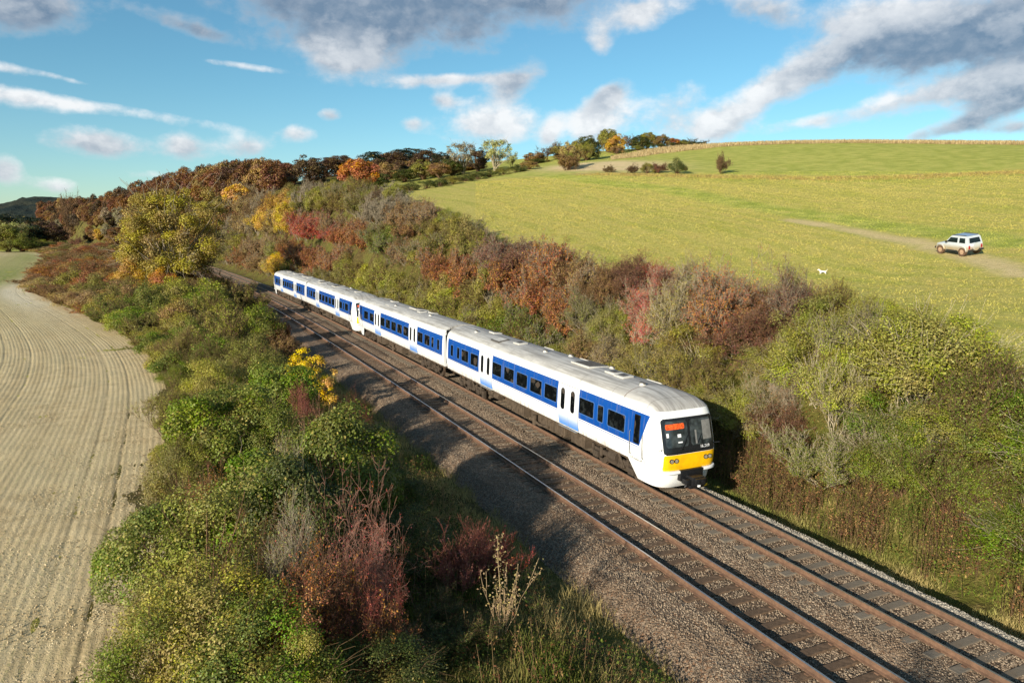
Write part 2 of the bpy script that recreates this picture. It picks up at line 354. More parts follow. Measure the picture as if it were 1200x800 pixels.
def terrain_mat(N, b):
    co = N.node('ShaderNodeNewGeometry').outputs['Position']
    zc = N.attr('zone'); zs = N.sep(zc); za = N.attr('zone', 'Alpha'); rw = N.sep(N.attr('row'))
    nL = N.noise(co, 0.045, 4, 0.6); nM = N.noise(co, 0.35, 5, 0.65); nS = N.noise(co, 2.6, 4, 0.7); nT = N.noise(co, 9.0, 3, 0.7)
    hay = N.mix(N.ss(nS, 0.25, 0.75), srgb(164, 154, 70), srgb(200, 184, 106))
    gre = N.mix(N.ss(nS, 0.25, 0.75), srgb(132, 142, 52), srgb(168, 166, 74))
    stripe = N.noise(N.comb(N.m('MULTIPLY', rw[0], 0.55), N.m('MULTIPLY', N.sep(co)[0], 0.03), 0.0), 1.0, 3, 0.6)
    mixf = N.m('ADD', N.m('MULTIPLY', N.ss(nL, 0.35, 0.65), 0.35), N.m('MULTIPLY', N.ss(stripe, 0.40, 0.62), 0.60))
    mixf = N.m('ADD', mixf, N.m('MULTIPLY', N.ss(nM, 0.40, 0.62), 0.28), clamp=True)
    near_g = N.ss(rw[1], 30.0, 75.0, 0.25, 0.0)
    g = N.m('MAXIMUM', N.m('SUBTRACT', 0.70, mixf), 0.0); g = N.m('ADD', g, near_g, clamp=True)
    field = N.mix(g, hay, gre)
    field = N.mix(zs[1], field, N.mix(N.ss(nM, 0.35, 0.7), srgb(142, 152, 62), srgb(184, 180, 92)))
    field = N.mix(N.m('MULTIPLY', N.ss(nM, 0.56, 0.72), 0.35), field, srgb(186, 156, 96))
    field = N.mix(N.m('MULTIPLY', zs[2], N.ss(nM, 0.25, 0.6)), field, N.mix(N.ss(nS, 0.4, 0.62), srgb(184, 160, 98), srgb(116, 90, 54)))
    field = N.mix(N.m('MULTIPLY', zs[0], N.ss(nM, 0.18, 0.5)), field, N.mix(nS, srgb(188, 160, 112), srgb(228, 206, 164)))
    bank = N.mix(N.ss(nM, 0.35, 0.65), srgb(78, 66, 36), srgb(92, 92, 38)); bank = N.mix(N.ss(nS, 0.5, 0.7), bank, srgb(128, 112, 66))
    dark = N.m('MULTIPLY', N.ss(nT, 0.52, 0.30), 0.25)
    c = N.mix(N.m('MULTIPLY', dark, N.m('SUBTRACT', 1.0, za)), field, srgb(70, 86, 28)); c = N.mix(za, c, bank)
    N.put(b.inputs['Base Color'], c)
    N.put(b.inputs['Normal'], N.bump(N.m('ADD', N.m('MULTIPLY', nS, 1.0), N.m('MULTIPLY', nT, 0.6)), 0.9, 0.22))
M_TERR = pmat('terrain_mat', (.2, .2, .06), 0.9, fn=terrain_mat, spec=0.15)
terrain = tag(link('terrain', me, None, [M_TERR]), 'rolling grass hillside and railway banks', kind='structure')

# ploughed field: drilled rows are real ridges near the camera, following the hedge line
FE = np.array([(-60, -14.9), (20, -14.7), (36, -15.1), (50, -17.3), (65, -21), (78, -24.5), (91, -28), (107, -33), (125, -35.2), (150, -37), (205, -42), (289, -52), (420, -95)])
def field_edge(Y): return np.interp(Y, FE[:, 0], FE[:, 1])
_ys = np.arange(-60, 421, 2.0); _e = field_edge(_ys)
_e = np.convolve(np.pad(_e, 7, mode='edge'), np.ones(15)/15, 'valid')
def field_edge_s(Y): return np.interp(Y, _ys, _e)
def far_edge(Y): return 0
def plough(Yk, vk, name, amp):
    V_, Y_ = np.meshgrid(vk, Yk); shrink = 1.0/(1.0+V_/70.0)
    base = field_edge_s(Y_); straight = -14.8-0.03*np.maximum(Y_, 0)
    X_ = straight+(base-straight)*shrink - V_
    rows = np.cos(V_*2*math.pi/0.26)*0.5
    jit = noise2(X_*2.2, Y_*2.2, 8)
    Z_ = 0.012 + amp*(rows*(0.65+0.35*jit) + 0.55*noise2(X_*4.5, Y_*4.5, 5, 3))
    for c0, wd in TRAM: Z_ = Z_ - 0.018*np.exp(-((V_-c0-0.05*noise2(Y_*0.3, Y_*0+c0, 4))/wd)**2)*(amp > 0)
    Z_ = Z_ + 0.03*noise2(X_*0.5, Y_*0.5, 9) + 0.02
    m_ = fast_mesh(name, np.stack([X_, Y_, Z_], -1).reshape(-1, 3),
                   (lambda a: np.stack([a[:-1, :-1], a[1:, :-1], a[1:, 1:], a[:-1, 1:]], -1).reshape(-1, 4))(np.arange(X_.size).reshape(X_.shape)), True)
    green = np.exp(-((Y_-150)/55.0)**2)*np.exp(-((V_-9)/7.0)**2)*1.0 + np.exp(-((Y_-200)/60.0)**2)*np.exp(-((V_-26)/12.0)**2)*0.8 + np.exp(-((Y_-270)/60)**2)*0.9*np.exp(-((V_-8)/10.0)**2)
    chalky = 1.3*np.exp(-((Y_-108)/26.0)**2)*np.exp(-((V_-2.5)/3.0)**2) + np.exp(-((Y_-285)/26.0)**2)*np.exp(-(V_/6.0)**2)*1.2
    tram = sum(np.exp(-((V_-c0)/(wd*1.6))**2) for c0, wd in TRAM)
    point_color(m_, 'soil', np.stack([V_, np.clip(green, 0, 1), np.clip(chalky, 0, 1), np.clip(tram, 0, 1)], -1).reshape(-1, 4))
    return m_
TRAM = [(1.2, .06), (2.35, .07), (7.0, .08), (8.7, .07)]
def soil_mat(N, b):
    co = N.node('ShaderNodeNewGeometry').outputs['Position']; so = N.sep(N.attr('soil')); tr = N.attr('soil', 'Alpha'); X_, Y_, Z_ = N.sep(co)
    nL = N.noise(co, 0.12, 4, 0.6); nM = N.noise(co, 1.3, 5, 0.65); nS = N.noise(co, 11.0, 4, 0.7)
    vz = N.voro(co, 22.0); stone = N.ss(vz.outputs['Distance'], 0.33, 0.16)
    pick = N.ss(N.sep(vz.outputs['Color'])[0], 0.72, 0.80)
    row = N.m('SINE', N.m('MULTIPLY', so[0], 2*math.pi/0.26)); broad = N.noise(N.comb(N.m('MULTIPLY', so[0], 1.1), N.m('MULTIPLY', Y_, 0.015), 0.0), 1.0, 3, 0.6)
    c = N.mix(N.ss(nM, 0.3, 0.7), srgb(178, 156, 116), srgb(210, 188, 146)); c = N.mix(N.ss(nL, 0.35, 0.65), c, N.mix(nS, srgb(184, 164, 124), srgb(212, 192, 150)))
    c = N.mix(N.m('MULTIPLY', N.ss(broad, 0.42, 0.66), 0.35), c, srgb(164, 140, 100))
    seedl = N.m('MULTIPLY', N.m('MULTIPLY', N.ss(row, 0.35, 0.9), N.ss(N.noise(co, 7.0, 3, 0.7), 0.46, 0.60)), N.ss(N.noise(co, 0.25, 3), 0.35, 0.62))
    c = N.mix(N.m('MULTIPLY', seedl, 0.38), c, srgb(84, 104, 44))
    c = N.mix(N.m('MULTIPLY', so[1], N.ss(nM, 0.25, 0.6)), c, N.mix(nS, srgb(104, 122, 44), srgb(142, 148, 74)))
    c = N.mix(N.m('MULTIPLY', so[2], N.ss(nM, 0.2, 0.55)), c, srgb(208, 196, 168))
    c = N.mix(N.m('MULTIPLY', tr, 0.16), c, srgb(98, 86, 60))
    c = N.mix(N.m('MULTIPLY', stone, pick), c, N.mix(N.sep(vz.outputs['Color'])[1], srgb(200, 192, 176), srgb(150, 142, 130)))
    N.put(b.inputs['Base Color'], c)
    N.put(b.inputs['Normal'], N.bump(N.m('ADD', N.m('ADD', nS, N.m('MULTIPLY', N.m('MULTIPLY', stone, pick), 0.8)), N.m('MULTIPLY', row, 0.12)), 0.8, 0.045))
M_SOIL = pmat('soil_mat', (.3, .25, .18), 0.95, fn=soil_mat, spec=0.1)
v_near = np.concatenate([np.arange(-0.8, 14.0, 0.052), np.arange(14, 60, 0.6), np.arange(60, 400, 8)])
fm = plough(np.concatenate([np.arange(-14, 45, 0.22), np.arange(45, 110, 1.0), np.arange(110, 330, 2.5)]), v_near, 'ploughed_field', 0.009)
tag(link('ploughed_field', fm, None, [M_SOIL]), 'pale drilled arable soil curving beside the hedge', kind='structure')

# ------------------------------------------------------------------ ballast bed
def ballast_z(u, Y):
    """loose stone: low between the rails, a windrow outside each track, shoulders falling to the bank"""
    z = np.full(u.shape, -0.225)
    for c0 in (0.0, S_FAR):
        z = z - 0.0*u
    z = z + 0.075*np.exp(-((u-1.8)/0.42)**2)
    z = z + 0.05*np.exp(-((u+1.45)/0.22)**2) + 0.04*np.exp(-((u-S_FAR-1.4)/0.16)**2)
    z = z + 0.022*noise2(u*3.0, Y*2.2, 12, 3) + 0.02*noise2(u*0.8, Y*0.25, 13, 2)
    rs_ = smooth01((u-5.15)/0.85); z = z*(1-rs_) + (-0.95)*rs_
    ls_ = smooth01((-u-2.35)/1.35); z = z*(1-ls_) + (-0.86)*ls_
    return z
ub = np.concatenate([np.arange(-3.75, 6.5, 0.10)]); yb = steps(-40, -14, 0.5, 40, 0.14, 110, 0.6, 480, 4)
UB, YB = np.meshgrid(ub, yb); sl = -2*np.maximum(YB, 0)/R_CURVE; hh_ = np.hypot(1, sl)
XB = xc(YB)+UB/hh_; ZB = ballast_z(UB, YB)
bm_ = fast_mesh('ballast', np.stack([XB, YB-sl*UB/hh_, ZB], -1).reshape(-1, 3),
                (lambda a: np.stack([a[:-1, :-1], a[:-1, 1:], a[1:, 1:], a[1:, :-1]], -1).reshape(-1, 4))(np.arange(XB.size).reshape(XB.shape)), True)
point_color(bm_, 'bed', np.stack([UB, YB, UB*0, UB*0], -1).reshape(-1, 4))
def ballast_colour(N, co, u):
    vz = N.voro(co, 17.0); r0 = N.sep(vz.outputs['Color'])
    c = N.mix(r0[0], srgb(88, 75, 62), srgb(150, 132, 112)); c = N.mix(N.ss(r0[1], 0.62, 0.9), c, srgb(128, 98, 74))
    n1 = N.noise(co, 0.5, 4, 0.6); c = N.mix(N.ss(n1, 0.4, 0.7, 0.0, 0.5), c, srgb(104, 84, 64))
    return c, vz
def ballast_mat(N, b):
    co = N.node('ShaderNodeNewGeometry').outputs['Position']; u = N.sep(N.attr('bed'))[0]
    c, vz = ballast_colour(N, co, u)
    inner = N.m('MAXIMUM', N.ss(N.m('ABSOLUTE', u), 0.95, 0.6), N.ss(N.m('ABSOLUTE', N.m('SUBTRACT', u, S_FAR)), 0.95, 0.6))
    c = N.mix(N.m('MULTIPLY', inner, 0.55), c, srgb(74, 62, 50))
    c = N.mix(N.m('MULTIPLY', N.ss(u, 4.72, 4.95), N.ss(u, 5.45, 5.2)), c, N.mix(N.sep(vz.outputs['Color'])[2], srgb(128, 122, 110), srgb(172, 164, 150)))
    gap = N.ss(vz.outputs['Distance'], 0.30, 0.62)
    N.put(b.inputs['Base Color'], c)
    N.put(b.inputs['Normal'], N.bump(N.m('SUBTRACT', 1.0, gap), 1.0, 0.05))
M_BALL = pmat('ballast_mat', (.15, .12, .1), 0.9, fn=ballast_mat, spec=0.2)
tag(link('ballast', bm_, None, [M_BALL]), 'brown grey ballast bed under both tracks', kind='structure')

# loose stones: geometry nodes scatter of small rough pebbles on the part of the bed near the camera
def pebbles(name, P, rmin, rmax, mat, label, squash=0.65):
    m_ = bpy.data.meshes.new(name); m_.vertices.add(len(P)); m_.vertices.foreach_set('co', np.ascontiguousarray(P, np.float32).ravel()); m_.update()
    o = link(name, m_, None, [mat]); ng = bpy.data.node_groups.new(name+'_nodes', 'GeometryNodeTree')
    ng.interface.new_socket('Geometry', in_out='INPUT', socket_type='NodeSocketGeometry'); ng.interface.new_socket('Geometry', in_out='OUTPUT', socket_type='NodeSocketGeometry')
    n = ng.nodes; gi = n.new('NodeGroupInput'); go = n.new('NodeGroupOutput')
    ico = n.new('GeometryNodeMeshIcoSphere'); ico.inputs['Radius'].default_value = 1.0; ico.inputs['Subdivisions'].default_value = 1
    inst = n.new('GeometryNodeInstanceOnPoints'); rv = n.new('FunctionNodeRandomValue'); rv.data_type = 'FLOAT_VECTOR'
    rv.inputs[0].default_value = (0, 0, 0); rv.inputs[1].default_value = (6.28, 6.28, 6.28)
    rs = n.new('FunctionNodeRandomValue'); rs.data_type = 'FLOAT_VECTOR'; rs.inputs[0].default_value = (rmin, rmin*squash, rmin*squash); rs.inputs[1].default_value = (rmax, rmax*0.8, rmax*squash)
    rs.inputs['Seed'].default_value = 4
    sm = n.new('GeometryNodeSetMaterial'); sm.inputs['Material'].default_value = mat
    ng.links.new(gi.outputs[0], inst.inputs['Points']); ng.links.new(ico.outputs[0], sm.inputs[0]); ng.links.new(sm.outputs[0], inst.inputs['Instance'])
    ng.links.new(rv.outputs[0], inst.inputs['Rotation']); ng.links.new(rs.outputs[0], inst.inputs['Scale']); ng.links.new(inst.outputs[0], go.inputs[0])
    md = o.modifiers.new('scatter', 'NODES'); md.node_group = ng
    return tag(o, label, kind='stuff')
def peb_mat(lo, hi, tint):
    def fn(N, b):
        r = N.node('ShaderNodeObjectInfo').outputs['Random']; co = N.node('ShaderNodeNewGeometry').outputs['Position']
        c = N.mix(r, lo, hi); c = N.mix(N.ss(N.noise(co, 0.45, 4, 0.6), 0.42, 0.72, 0.0, 0.55), c, tint)
        u_ = N.m('ADD', N.sep(co)[0], N.m('MULTIPLY', N.m('POWER', N.m('MAXIMUM', N.sep(co)[1], 0.0), 2.0), 1/R_CURVE))
        if fn_light: c = N.mix(N.m('MULTIPLY', N.m('MULTIPLY', N.ss(u_, 4.7, 4.95), N.ss(u_, 5.45, 5.2)), 0.7), c, N.mix(r, srgb(130, 124, 112), srgb(186, 180, 166)))
        N.put(b.inputs['Base Color'], c)
    return fn
rs0 = np.random.RandomState(5)
n_p = 105000; py_ = -13+np.power(rs0.rand(n_p), 1.5)*48; pu_ = rs0.uniform(-3.3, 6.1, n_p)
slp = -2*np.maximum(py_, 0)/R_CURVE; PP = np.stack([xc(py_)+pu_, py_-slp*pu_, ballast_z(pu_, py_)+0.004], -1)
fn_light = True
M_PEB = pmat('ballast_stone_mat', (.2, .2, .2), 0.85, fn=peb_mat(srgb(84, 72, 60), srgb(160, 142, 120), srgb(108, 84, 64)), spec=0.2)
pebbles('ballast_stones', PP, 0.016, 0.040, M_PEB, 'loose ballast stones lying between and beside the rails')
fn_light = False
n_c = 26000; cy_ = -11+np.power(rs0.rand(n_c), 1.6)*38; cv_ = rs0.uniform(-0.3, 9, n_c)
straight = -14.8-0.03*np.maximum(cy_, 0); CX = straight+(field_edge_s(cy_)-straight)/(1+cv_/70)-cv_
M_CLOD = pmat('clod_mat', (.3, .25, .2), 0.95, fn=peb_mat(srgb(132, 114, 82), srgb(206, 190, 158), srgb(160, 140, 104)), spec=0.1)
pebbles('soil_clods', np.stack([CX, cy_, 0.03+0*CX], -1), 0.010, 0.034, M_CLOD, 'small flints and clods on the drilled soil')

# ------------------------------------------------------------------ tracks
M_RUST = pmat('rail_rust', srgb(112, 86, 68), 0.75, fn=speckle(7, .22, .3, dirt=(*srgb(92, 72, 60), .6)), spec=0.25)
M_STEEL = pmat('rail_head_steel', srgb(196, 190, 182), 0.32, 0.85, fn=speckle(20, .10))
M_SLEEP_N = pmat('sleeper_timber', srgb(104, 84, 66), 0.9, fn=speckle(9, .35, .5, dirt=(*srgb(70, 58, 48), .7)), spec=0.2)
M_SLEEP_F = pmat('sleeper_concrete', srgb(120, 110, 96), 0.9, fn=speckle(12, .22, .3, dirt=(*srgb(96, 80, 62), .6)), spec=0.2)
RAILP = [(-.07, -.165), (.07, -.165), (.07, -.150), (.012, -.130), (.010, -.045), (.036, -.036), (.036, -.008), (.028, 0), (-.028, 0), (-.036, -.008), (-.036, -.036), (-.010, -.045), (-.012, -.130), (-.07, -.150)]
ys_r = steps(-45, 0, 5, 500, 4)
def rail(lat, parent):
    mb = MB(); rows = [[tuple(track_pt(s, lat+x, z)) for x, z in RAILP] for s in ys_r]; mb.grid(rows, 0, closed=True, flip=True)
    n = len(RAILP)
    for i in range(len(ys_r)-1): mb.mi[i*n+7] = 1
    return mb.build('rail', [M_RUST, M_STEEL], parent)
def sleeper_mesh(name, mat):
    mb = MB(); mb.box(-1.27, 1.27, -.125, .125, -.30, -.172, 0, 0.012)
    for sx in (-.75, .75):
        for o in (-.105, .105): mb.box(sx+o-.05, sx+o+.05, -.055, .055, -.175, -.148, 1, 0.006)
    me_ = mb.mesh(name); me_.materials.append(mat); me_.materials.append(M_RUST); return me_
def track(lat, mat, label, seed):
    t = empty('railway_track', tuple(track_pt(0, lat, -0.3))); tag(t, label, 'railway track', 'double railway line')
    inv_ = -Vector(t.location); rn = random.Random(seed)
    for s_ in (-.75, .75):
        r_ = rail(lat+s_, t); r_.location = inv_
    me_ = sleeper_mesh('sleeper', mat); s = -13.5; k = 0; far = MB()
    while s < 260:
        p = track_pt(s, lat); ang_ = math.atan2(2*max(s, 0)/R_CURVE, 1)
        if k < 148:
            o = link('sleeper', me_, t); o.location = Vector(p)+inv_+Vector((rn.uniform(-.02, .02), 0, rn.uniform(-.012, .006))); o.rotation_euler = (0, 0, ang_+rn.uniform(-.012, .012))
        else:
            ca, sa = math.cos(ang_), math.sin(ang_); vs = [(p[0]+x*ca-y*sa, p[1]+x*sa+y*ca, z) for z in (-.3, -.172) for y in (-.125, .125) for x in (-1.27, 1.27)]
            far.add(vs, [(4, 5, 7, 6), (0, 1, 5, 4), (2, 6, 7, 3), (0, 4, 6, 2), (1, 3, 7, 5)])
        s += 0.655; k += 1
    fo = far.build('distant_sleepers', [mat], t); fo.location = inv_; fo['kind'] = 'stuff'
    return t
track(0.0, M_SLEEP_N, 'nearer empty railway track with brown sleepers beside the hedge bank', 1)
track(S_FAR, M_SLEEP_F, 'railway track the white and blue train stands on', 2)
# ------------------------------------------------------------------ train
CAR_L = 22.45
def side_w(z): return np.interp(z, [0.35, 0.7, 1.08, 1.45, 1.75, 2.05, 2.75, 3.05, 3.25], [1.20, 1.26, 1.315, 1.375, 1.405, 1.408, 1.378, 1.338, 1.285])
ROOF = [(1.285, 3.25), (1.23, 3.36), (1.10, 3.50), (0.90, 3.61), (0.60, 3.70), (0.30, 3.745), (0.0, 3.76)]
def front_y(z): return float(np.interp(z, [0.35, 0.8, 1.12, 1.25, 1.75, 2.95, 3.25], [0.42, 0.26, 0.14, 0.12, 0.14, 0.44, 0.58]))
def plan(w, y0, yc, n=6.0, k=28):
    """points from the left side round the nose to the right side"""
    th = np.linspace(-math.pi/2, math.pi/2, 400); x = w*np.sign(np.sin(th))*np.abs(np.sin(th))**(2/n); y = yc-(yc-y0)*np.abs(np.cos(th))**(2/n)
    s = np.concatenate([[0], np.cumsum(np.hypot(np.diff(x), np.diff(y)))]); q = np.linspace(0, s[-1], k)
    return np.stack([np.interp(q, s, x), np.interp(q, s, y)], -1)
def nose_y(x, z, n=6.0, yc=1.7):
    w = float(side_w(z)); y0 = front_y(z); return yc-(yc-y0)*max(0.0, 1-min(1, abs(x)/w)**n)**(1/n)
BLUE = srgb(10, 72, 150)
def body_mat(N, b):
    co = N.node('ShaderNodeTexCoord').outputs['Object']; x, y, z = N.sep(co)
    def band(v, lo, hi): return N.m('MULTIPLY', N.m('GREATER_THAN', v, lo), N.m('LESS_THAN', v, hi))
    lean = N.m('SUBTRACT', y, N.m('MULTIPLY', N.m('SUBTRACT', 3.05, z), 0.42))
    yy = N.m('MAXIMUM', band(y, 7.86, 15.28), band(y, 17.15, 22.2)); yy = N.m('MAXIMUM', yy, N.m('MULTIPLY', N.m('GREATER_THAN', lean, 0.92), N.m('LESS_THAN', y, 5.98)))
    bl = N.m('MULTIPLY', yy, N.m('MAXIMUM', band(z, 1.765, 3.045), band(z, 1.695, 1.722)))
    n1 = N.noise(co, 1.8, 6, 0.7); n2 = N.noise(N.comb(N.m('MULTIPLY', y, 5.0), z, x), 1.4, 5, 0.65)
    wh = N.mix(N.ss(n1, 0.45, 0.75, 0.0, 0.35), srgb(232, 232, 230), srgb(204, 202, 196))
    c = N.mix(bl, wh, N.mix(N.ss(n2, 0.4, 0.7, 0.0, 0.3), BLUE, srgb(24, 70, 134)))
    low = N.m('MULTIPLY', N.ss(z, 1.42, 1.06), N.ss(n2, 0.35, 0.7)); c = N.mix(N.m('MULTIPLY', low, 0.65), c, srgb(146, 130, 108))
    st_ = N.noise(N.comb(N.m('MULTIPLY', y, 9.0), N.m('MULTIPLY', z, 0.7), x), 1.0, 4, 0.6); c = N.mix(N.m('MULTIPLY', N.ss(st_, 0.52, 0.72), 0.22), c, srgb(150, 142, 130))
    N.put(b.inputs['Base Color'], c)
M_BODY = pmat('train_paint', (.8, .8, .8), 0.30, fn=body_mat, spec=0.5, coat=0.25)
def roof_fn(N, b):
    co = N.node('ShaderNodeTexCoord').outputs['Object']; x, y, z = N.sep(co)
    n1 = N.noise(N.comb(N.m('MULTIPLY', x, 3.0), N.m('MULTIPLY', y, 0.6), z), 1.2, 6, 0.7); n2 = N.noise(N.comb(N.m('MULTIPLY', x, 8.0), N.m('MULTIPLY', y, 0.25), z), 1.0, 4, 0.6)
    c = N.mix(N.ss(n1, 0.3, 0.7), srgb(158, 154, 148), srgb(190, 186, 179)); c = N.mix(N.ss(n2, 0.42, 0.66, 0.0, 0.7), c, srgb(124, 118, 110))
    ed = N.ss(N.m('ABSOLUTE', x), 1.15, 1.24); c = N.mix(N.m('MULTIPLY', ed, 0.6), c, srgb(226, 225, 222))
    seam = N.m('LESS_THAN', N.m('ABSOLUTE', N.m('SUBTRACT', N.m('FRACT', N.m('MULTIPLY', y, 1/2.45)), 0.5)), 0.006); c = N.mix(N.m('MULTIPLY', seam, 0.5), c, srgb(96, 90, 82))
    n3 = N.noise(co, 3.5, 5, 0.7); c = N.mix(N.ss(n3, 0.60, 0.75, 0.0, 0.5), c, srgb(120, 108, 94))
    N.put(b.inputs['Base Color'], c)
M_ROOF = pmat('train_roof_paint', (.6, .6, .6), 0.5, fn=roof_fn)
def glass_fn(N, b):
    co = N.node('ShaderNodeTexCoord').outputs['Object']; n1 = N.noise(co, 2.6, 4, 0.7, 0.4); n2 = N.voro(co, 3.1)
    c = N.mix(N.ss(n1, 0.50, 0.66), srgb(10, 12, 14), srgb(38, 42, 42)); c = N.mix(N.ss(N.sep(n2.outputs['Color'])[0], 0.86, 0.90, 0.0, 0.5), c, srgb(96, 84, 74))
    N.put(b.inputs['Base Color'], c)
M_GLASS = pmat('dark_window_glass', (.01, .012, .014), 0.06, fn=glass_fn, spec=0.5)
M_SCREEN = pmat('windscreen_glass', srgb(56, 62, 64), 0.05, spec=0.6, fn=speckle(3, .6))
M_FRAME = pmat('window_rim', srgb(66, 104, 160), 0.45, fn=speckle(8, .1))
M_BLACK = pmat('black_rubber', srgb(22, 22, 24), 0.45, fn=speckle(10, .3))
M_SURR = pmat('screen_surround', srgb(30, 31, 33), 0.25, fn=speckle(6, .15))
M_YEL = pmat('warning_yellow', srgb(246, 186, 8), 0.4, fn=speckle(5, .06, dirt=(*srgb(206, 150, 20), .5)))
M_WHITE = pmat('skirt_white', srgb(230, 230, 228), 0.35, fn=speckle(6, .05, dirt=(*srgb(178, 168, 154), .45)), coat=0.2)
M_UNDER = pmat('underframe_grime', srgb(84, 72, 59), 0.9, fn=speckle(5, .4, .4, dirt=(*srgb(70, 60, 50), .7), dscale=2.5), spec=0.2)
M_BOGIE = pmat('bogie_grime', srgb(72, 62, 52), 0.9, fn=speckle(6, .35, .4, dirt=(*srgb(60, 52, 44), .6), dscale=3), spec=0.2)
M_WHEEL = pmat('wheel_steel', srgb(90, 74, 60), 0.6, 0.3, fn=speckle(8, .3))
def door_fn(N, b):
    co = N.node('ShaderNodeTexCoord').outputs['Object']; z = N.sep(co)[2]; n = N.noise(co, 3, 5)
    c = N.mix(N.ss(z, 1.85, 1.12), srgb(226, 228, 230), srgb(84, 140, 214)); c = N.mix(N.ss(n, 0.5, 0.75, 0, .25), c, srgb(176, 178, 178)); N.put(b.inputs['Base Color'], c)
M_DOOR = pmat('door_paint', (.8, .8, .85), 0.35, fn=door_fn, coat=0.2)
M_DEST = bpy.data.materials.new('destination_display'); M_DEST.use_nodes = True
_N = NT(M_DEST.node_tree); _b = _N.n['Principled BSDF']; _co = _N.node('ShaderNodeTexCoord').outputs['Object']
_vx = _N.m('FRACT', _N.m('MULTIPLY', _N.sep(_co)[0], 34.0)); _led = _N.mix(_N.ss(_N.noise(_co, 26, 2, .6), .42, .58), srgb(150, 52, 18), srgb(236, 96, 36))
_N.put(_b.inputs['Base Color'], _led); _N.put(_b.inputs['Emission Color'], _led); _b.inputs['Emission Strength'].default_value = 0.35
M_LAMP = pmat('lamp_lens', srgb(150, 140, 120), 0.08, fn=speckle(30, .4)); M_GREYP = pmat('grey_fitting', srgb(120, 118, 114), 0.55, fn=speckle(9, .2))
M_LETTER = pmat('white_lettering', srgb(236, 236, 236), 0.5, fn=speckle(20, .03)); M_INT = pmat('cab_interior', srgb(150, 156, 150), 0.7, fn=speckle(5, .15))

def rrect(y0, y1, z0, z1, r, k=4):
    out = []
    for cy, cz, a0 in ((y1-r, z1-r, 0), (y0+r, z1-r, 90), (y0+r, z0+r, 180), (y1-r, z0+r, 270)):
        for i in range(k+1):
            a = math.radians(a0+90*i/k); out.append((cy+r*math.cos(a), cz+r*math.sin(a)))
    return out
def side_panel(mb, sx, rect, off, mi=0, thick=0.0):
    """flush panel following the bodyside; rect = (y0, y1, z0, z1, corner radius); sx = -1 left, 1 right"""
    y0, y1, z0, z1, r = rect; zs_ = sorted(set([round(v, 4) for v in list(np.linspace(z0, z1, 7))+[z0+r*t for t in (0, .08, .3, .6, 1)]+[z1-r*t for t in (0, .08, .3, .6, 1)]+[k for k in (1.08, 1.45, 1.75, 2.05, 2.75, 3.05) if z0 < k < z1]]))
    rows = []
    for z in zs_:
        dz_ = min(z-z0, z1-z); ins = r-math.sqrt(max(0.0, r*r-(r-dz_)**2)) if dz_ < r else 0.0; x = sx*(float(side_w(z))+off); rows.append([(x, y0+ins, z), (x, y1-ins, z)])
    mb.grid(rows, mi, flip=(sx > 0))
    if thick:
        loop = [q[0] for q in rows]+[q[1] for q in rows[::-1]]; back = [(x-sx*thick, y, z) for x, y, z in loop]; n = len(loop)
        mb.add(loop+back, [(i, (i+1) % n, n+(i+1) % n, n+i) for i in range(n)], mi)
def side_ring(mb, sx, outer, inner, off, mi):
    n = len(outer); f = lambda y, z, o: (sx*(float(side_w(z))+o), y, z)
    vs = [f(y, z, off) for y, z in outer]+[f(y, z, off) for y, z in inner]+[f(y, z, off-.02) for y, z in outer]+[f(y, z, off-.02) for y, z in inner]
    fs = []
    for i in range(n):
        j = (i+1) % n; fs += [(i, j, n+j, n+i), (2*n+i, 2*n+j, j, i), (n+i, n+j, 3*n+j, 3*n+i)]
    mb.add(vs, fs if sx < 0 else [q[::-1] for q in fs], mi)
def window_mesh(sx, y0, y1, z0=2.0, z1=2.74, r=.09, lift=0.0):
    mb = MB(); o = rrect(y0, y1, z0, z1, r); i_ = rrect(y0+.035, y1-.035, z0+.035, z1-.035, max(.03, r-.035))
    side_panel(mb, sx, (y0+.03, y1-.03, z0+.03, z1-.03, max(.03, r-.03)), 0.006+lift, 0); side_ring(mb, sx, o, i_, 0.012+lift, 1); return mb
def patch(x0, x1, z0, z1, off, r=0.0, nx=14, nz=8, shear=None):
    """panel on the nose: grid mapped into a rounded outline"""
    rows = []
    for i in range(nz+1):
        z = z0+(z1-z0)*i/nz; ins = 0.0
        if r > 0:
            dzz = min(z-z0, z1-z); ins = r-math.sqrt(max(0, r*r-(r-min(dzz, r))**2)) if dzz < r else 0.0
        a, b = x0+ins, x1-ins; row = []
        for j in range(nx+1):
            x = a+(b-a)*j/nx; y = nose_y(x, z); e = .01
            dyx = (nose_y(x+e, z)-nose_y(x-e, z))/(2*e); dyz = (nose_y(x, z+e)-nose_y(x, z-e))/(2*e)
            nv = Vector((dyx, -1, dyz)).normalized(); row.append((x+nv.x*off, y+nv.y*off, z+nv.z*off))
        rows.append(row)
    return rows

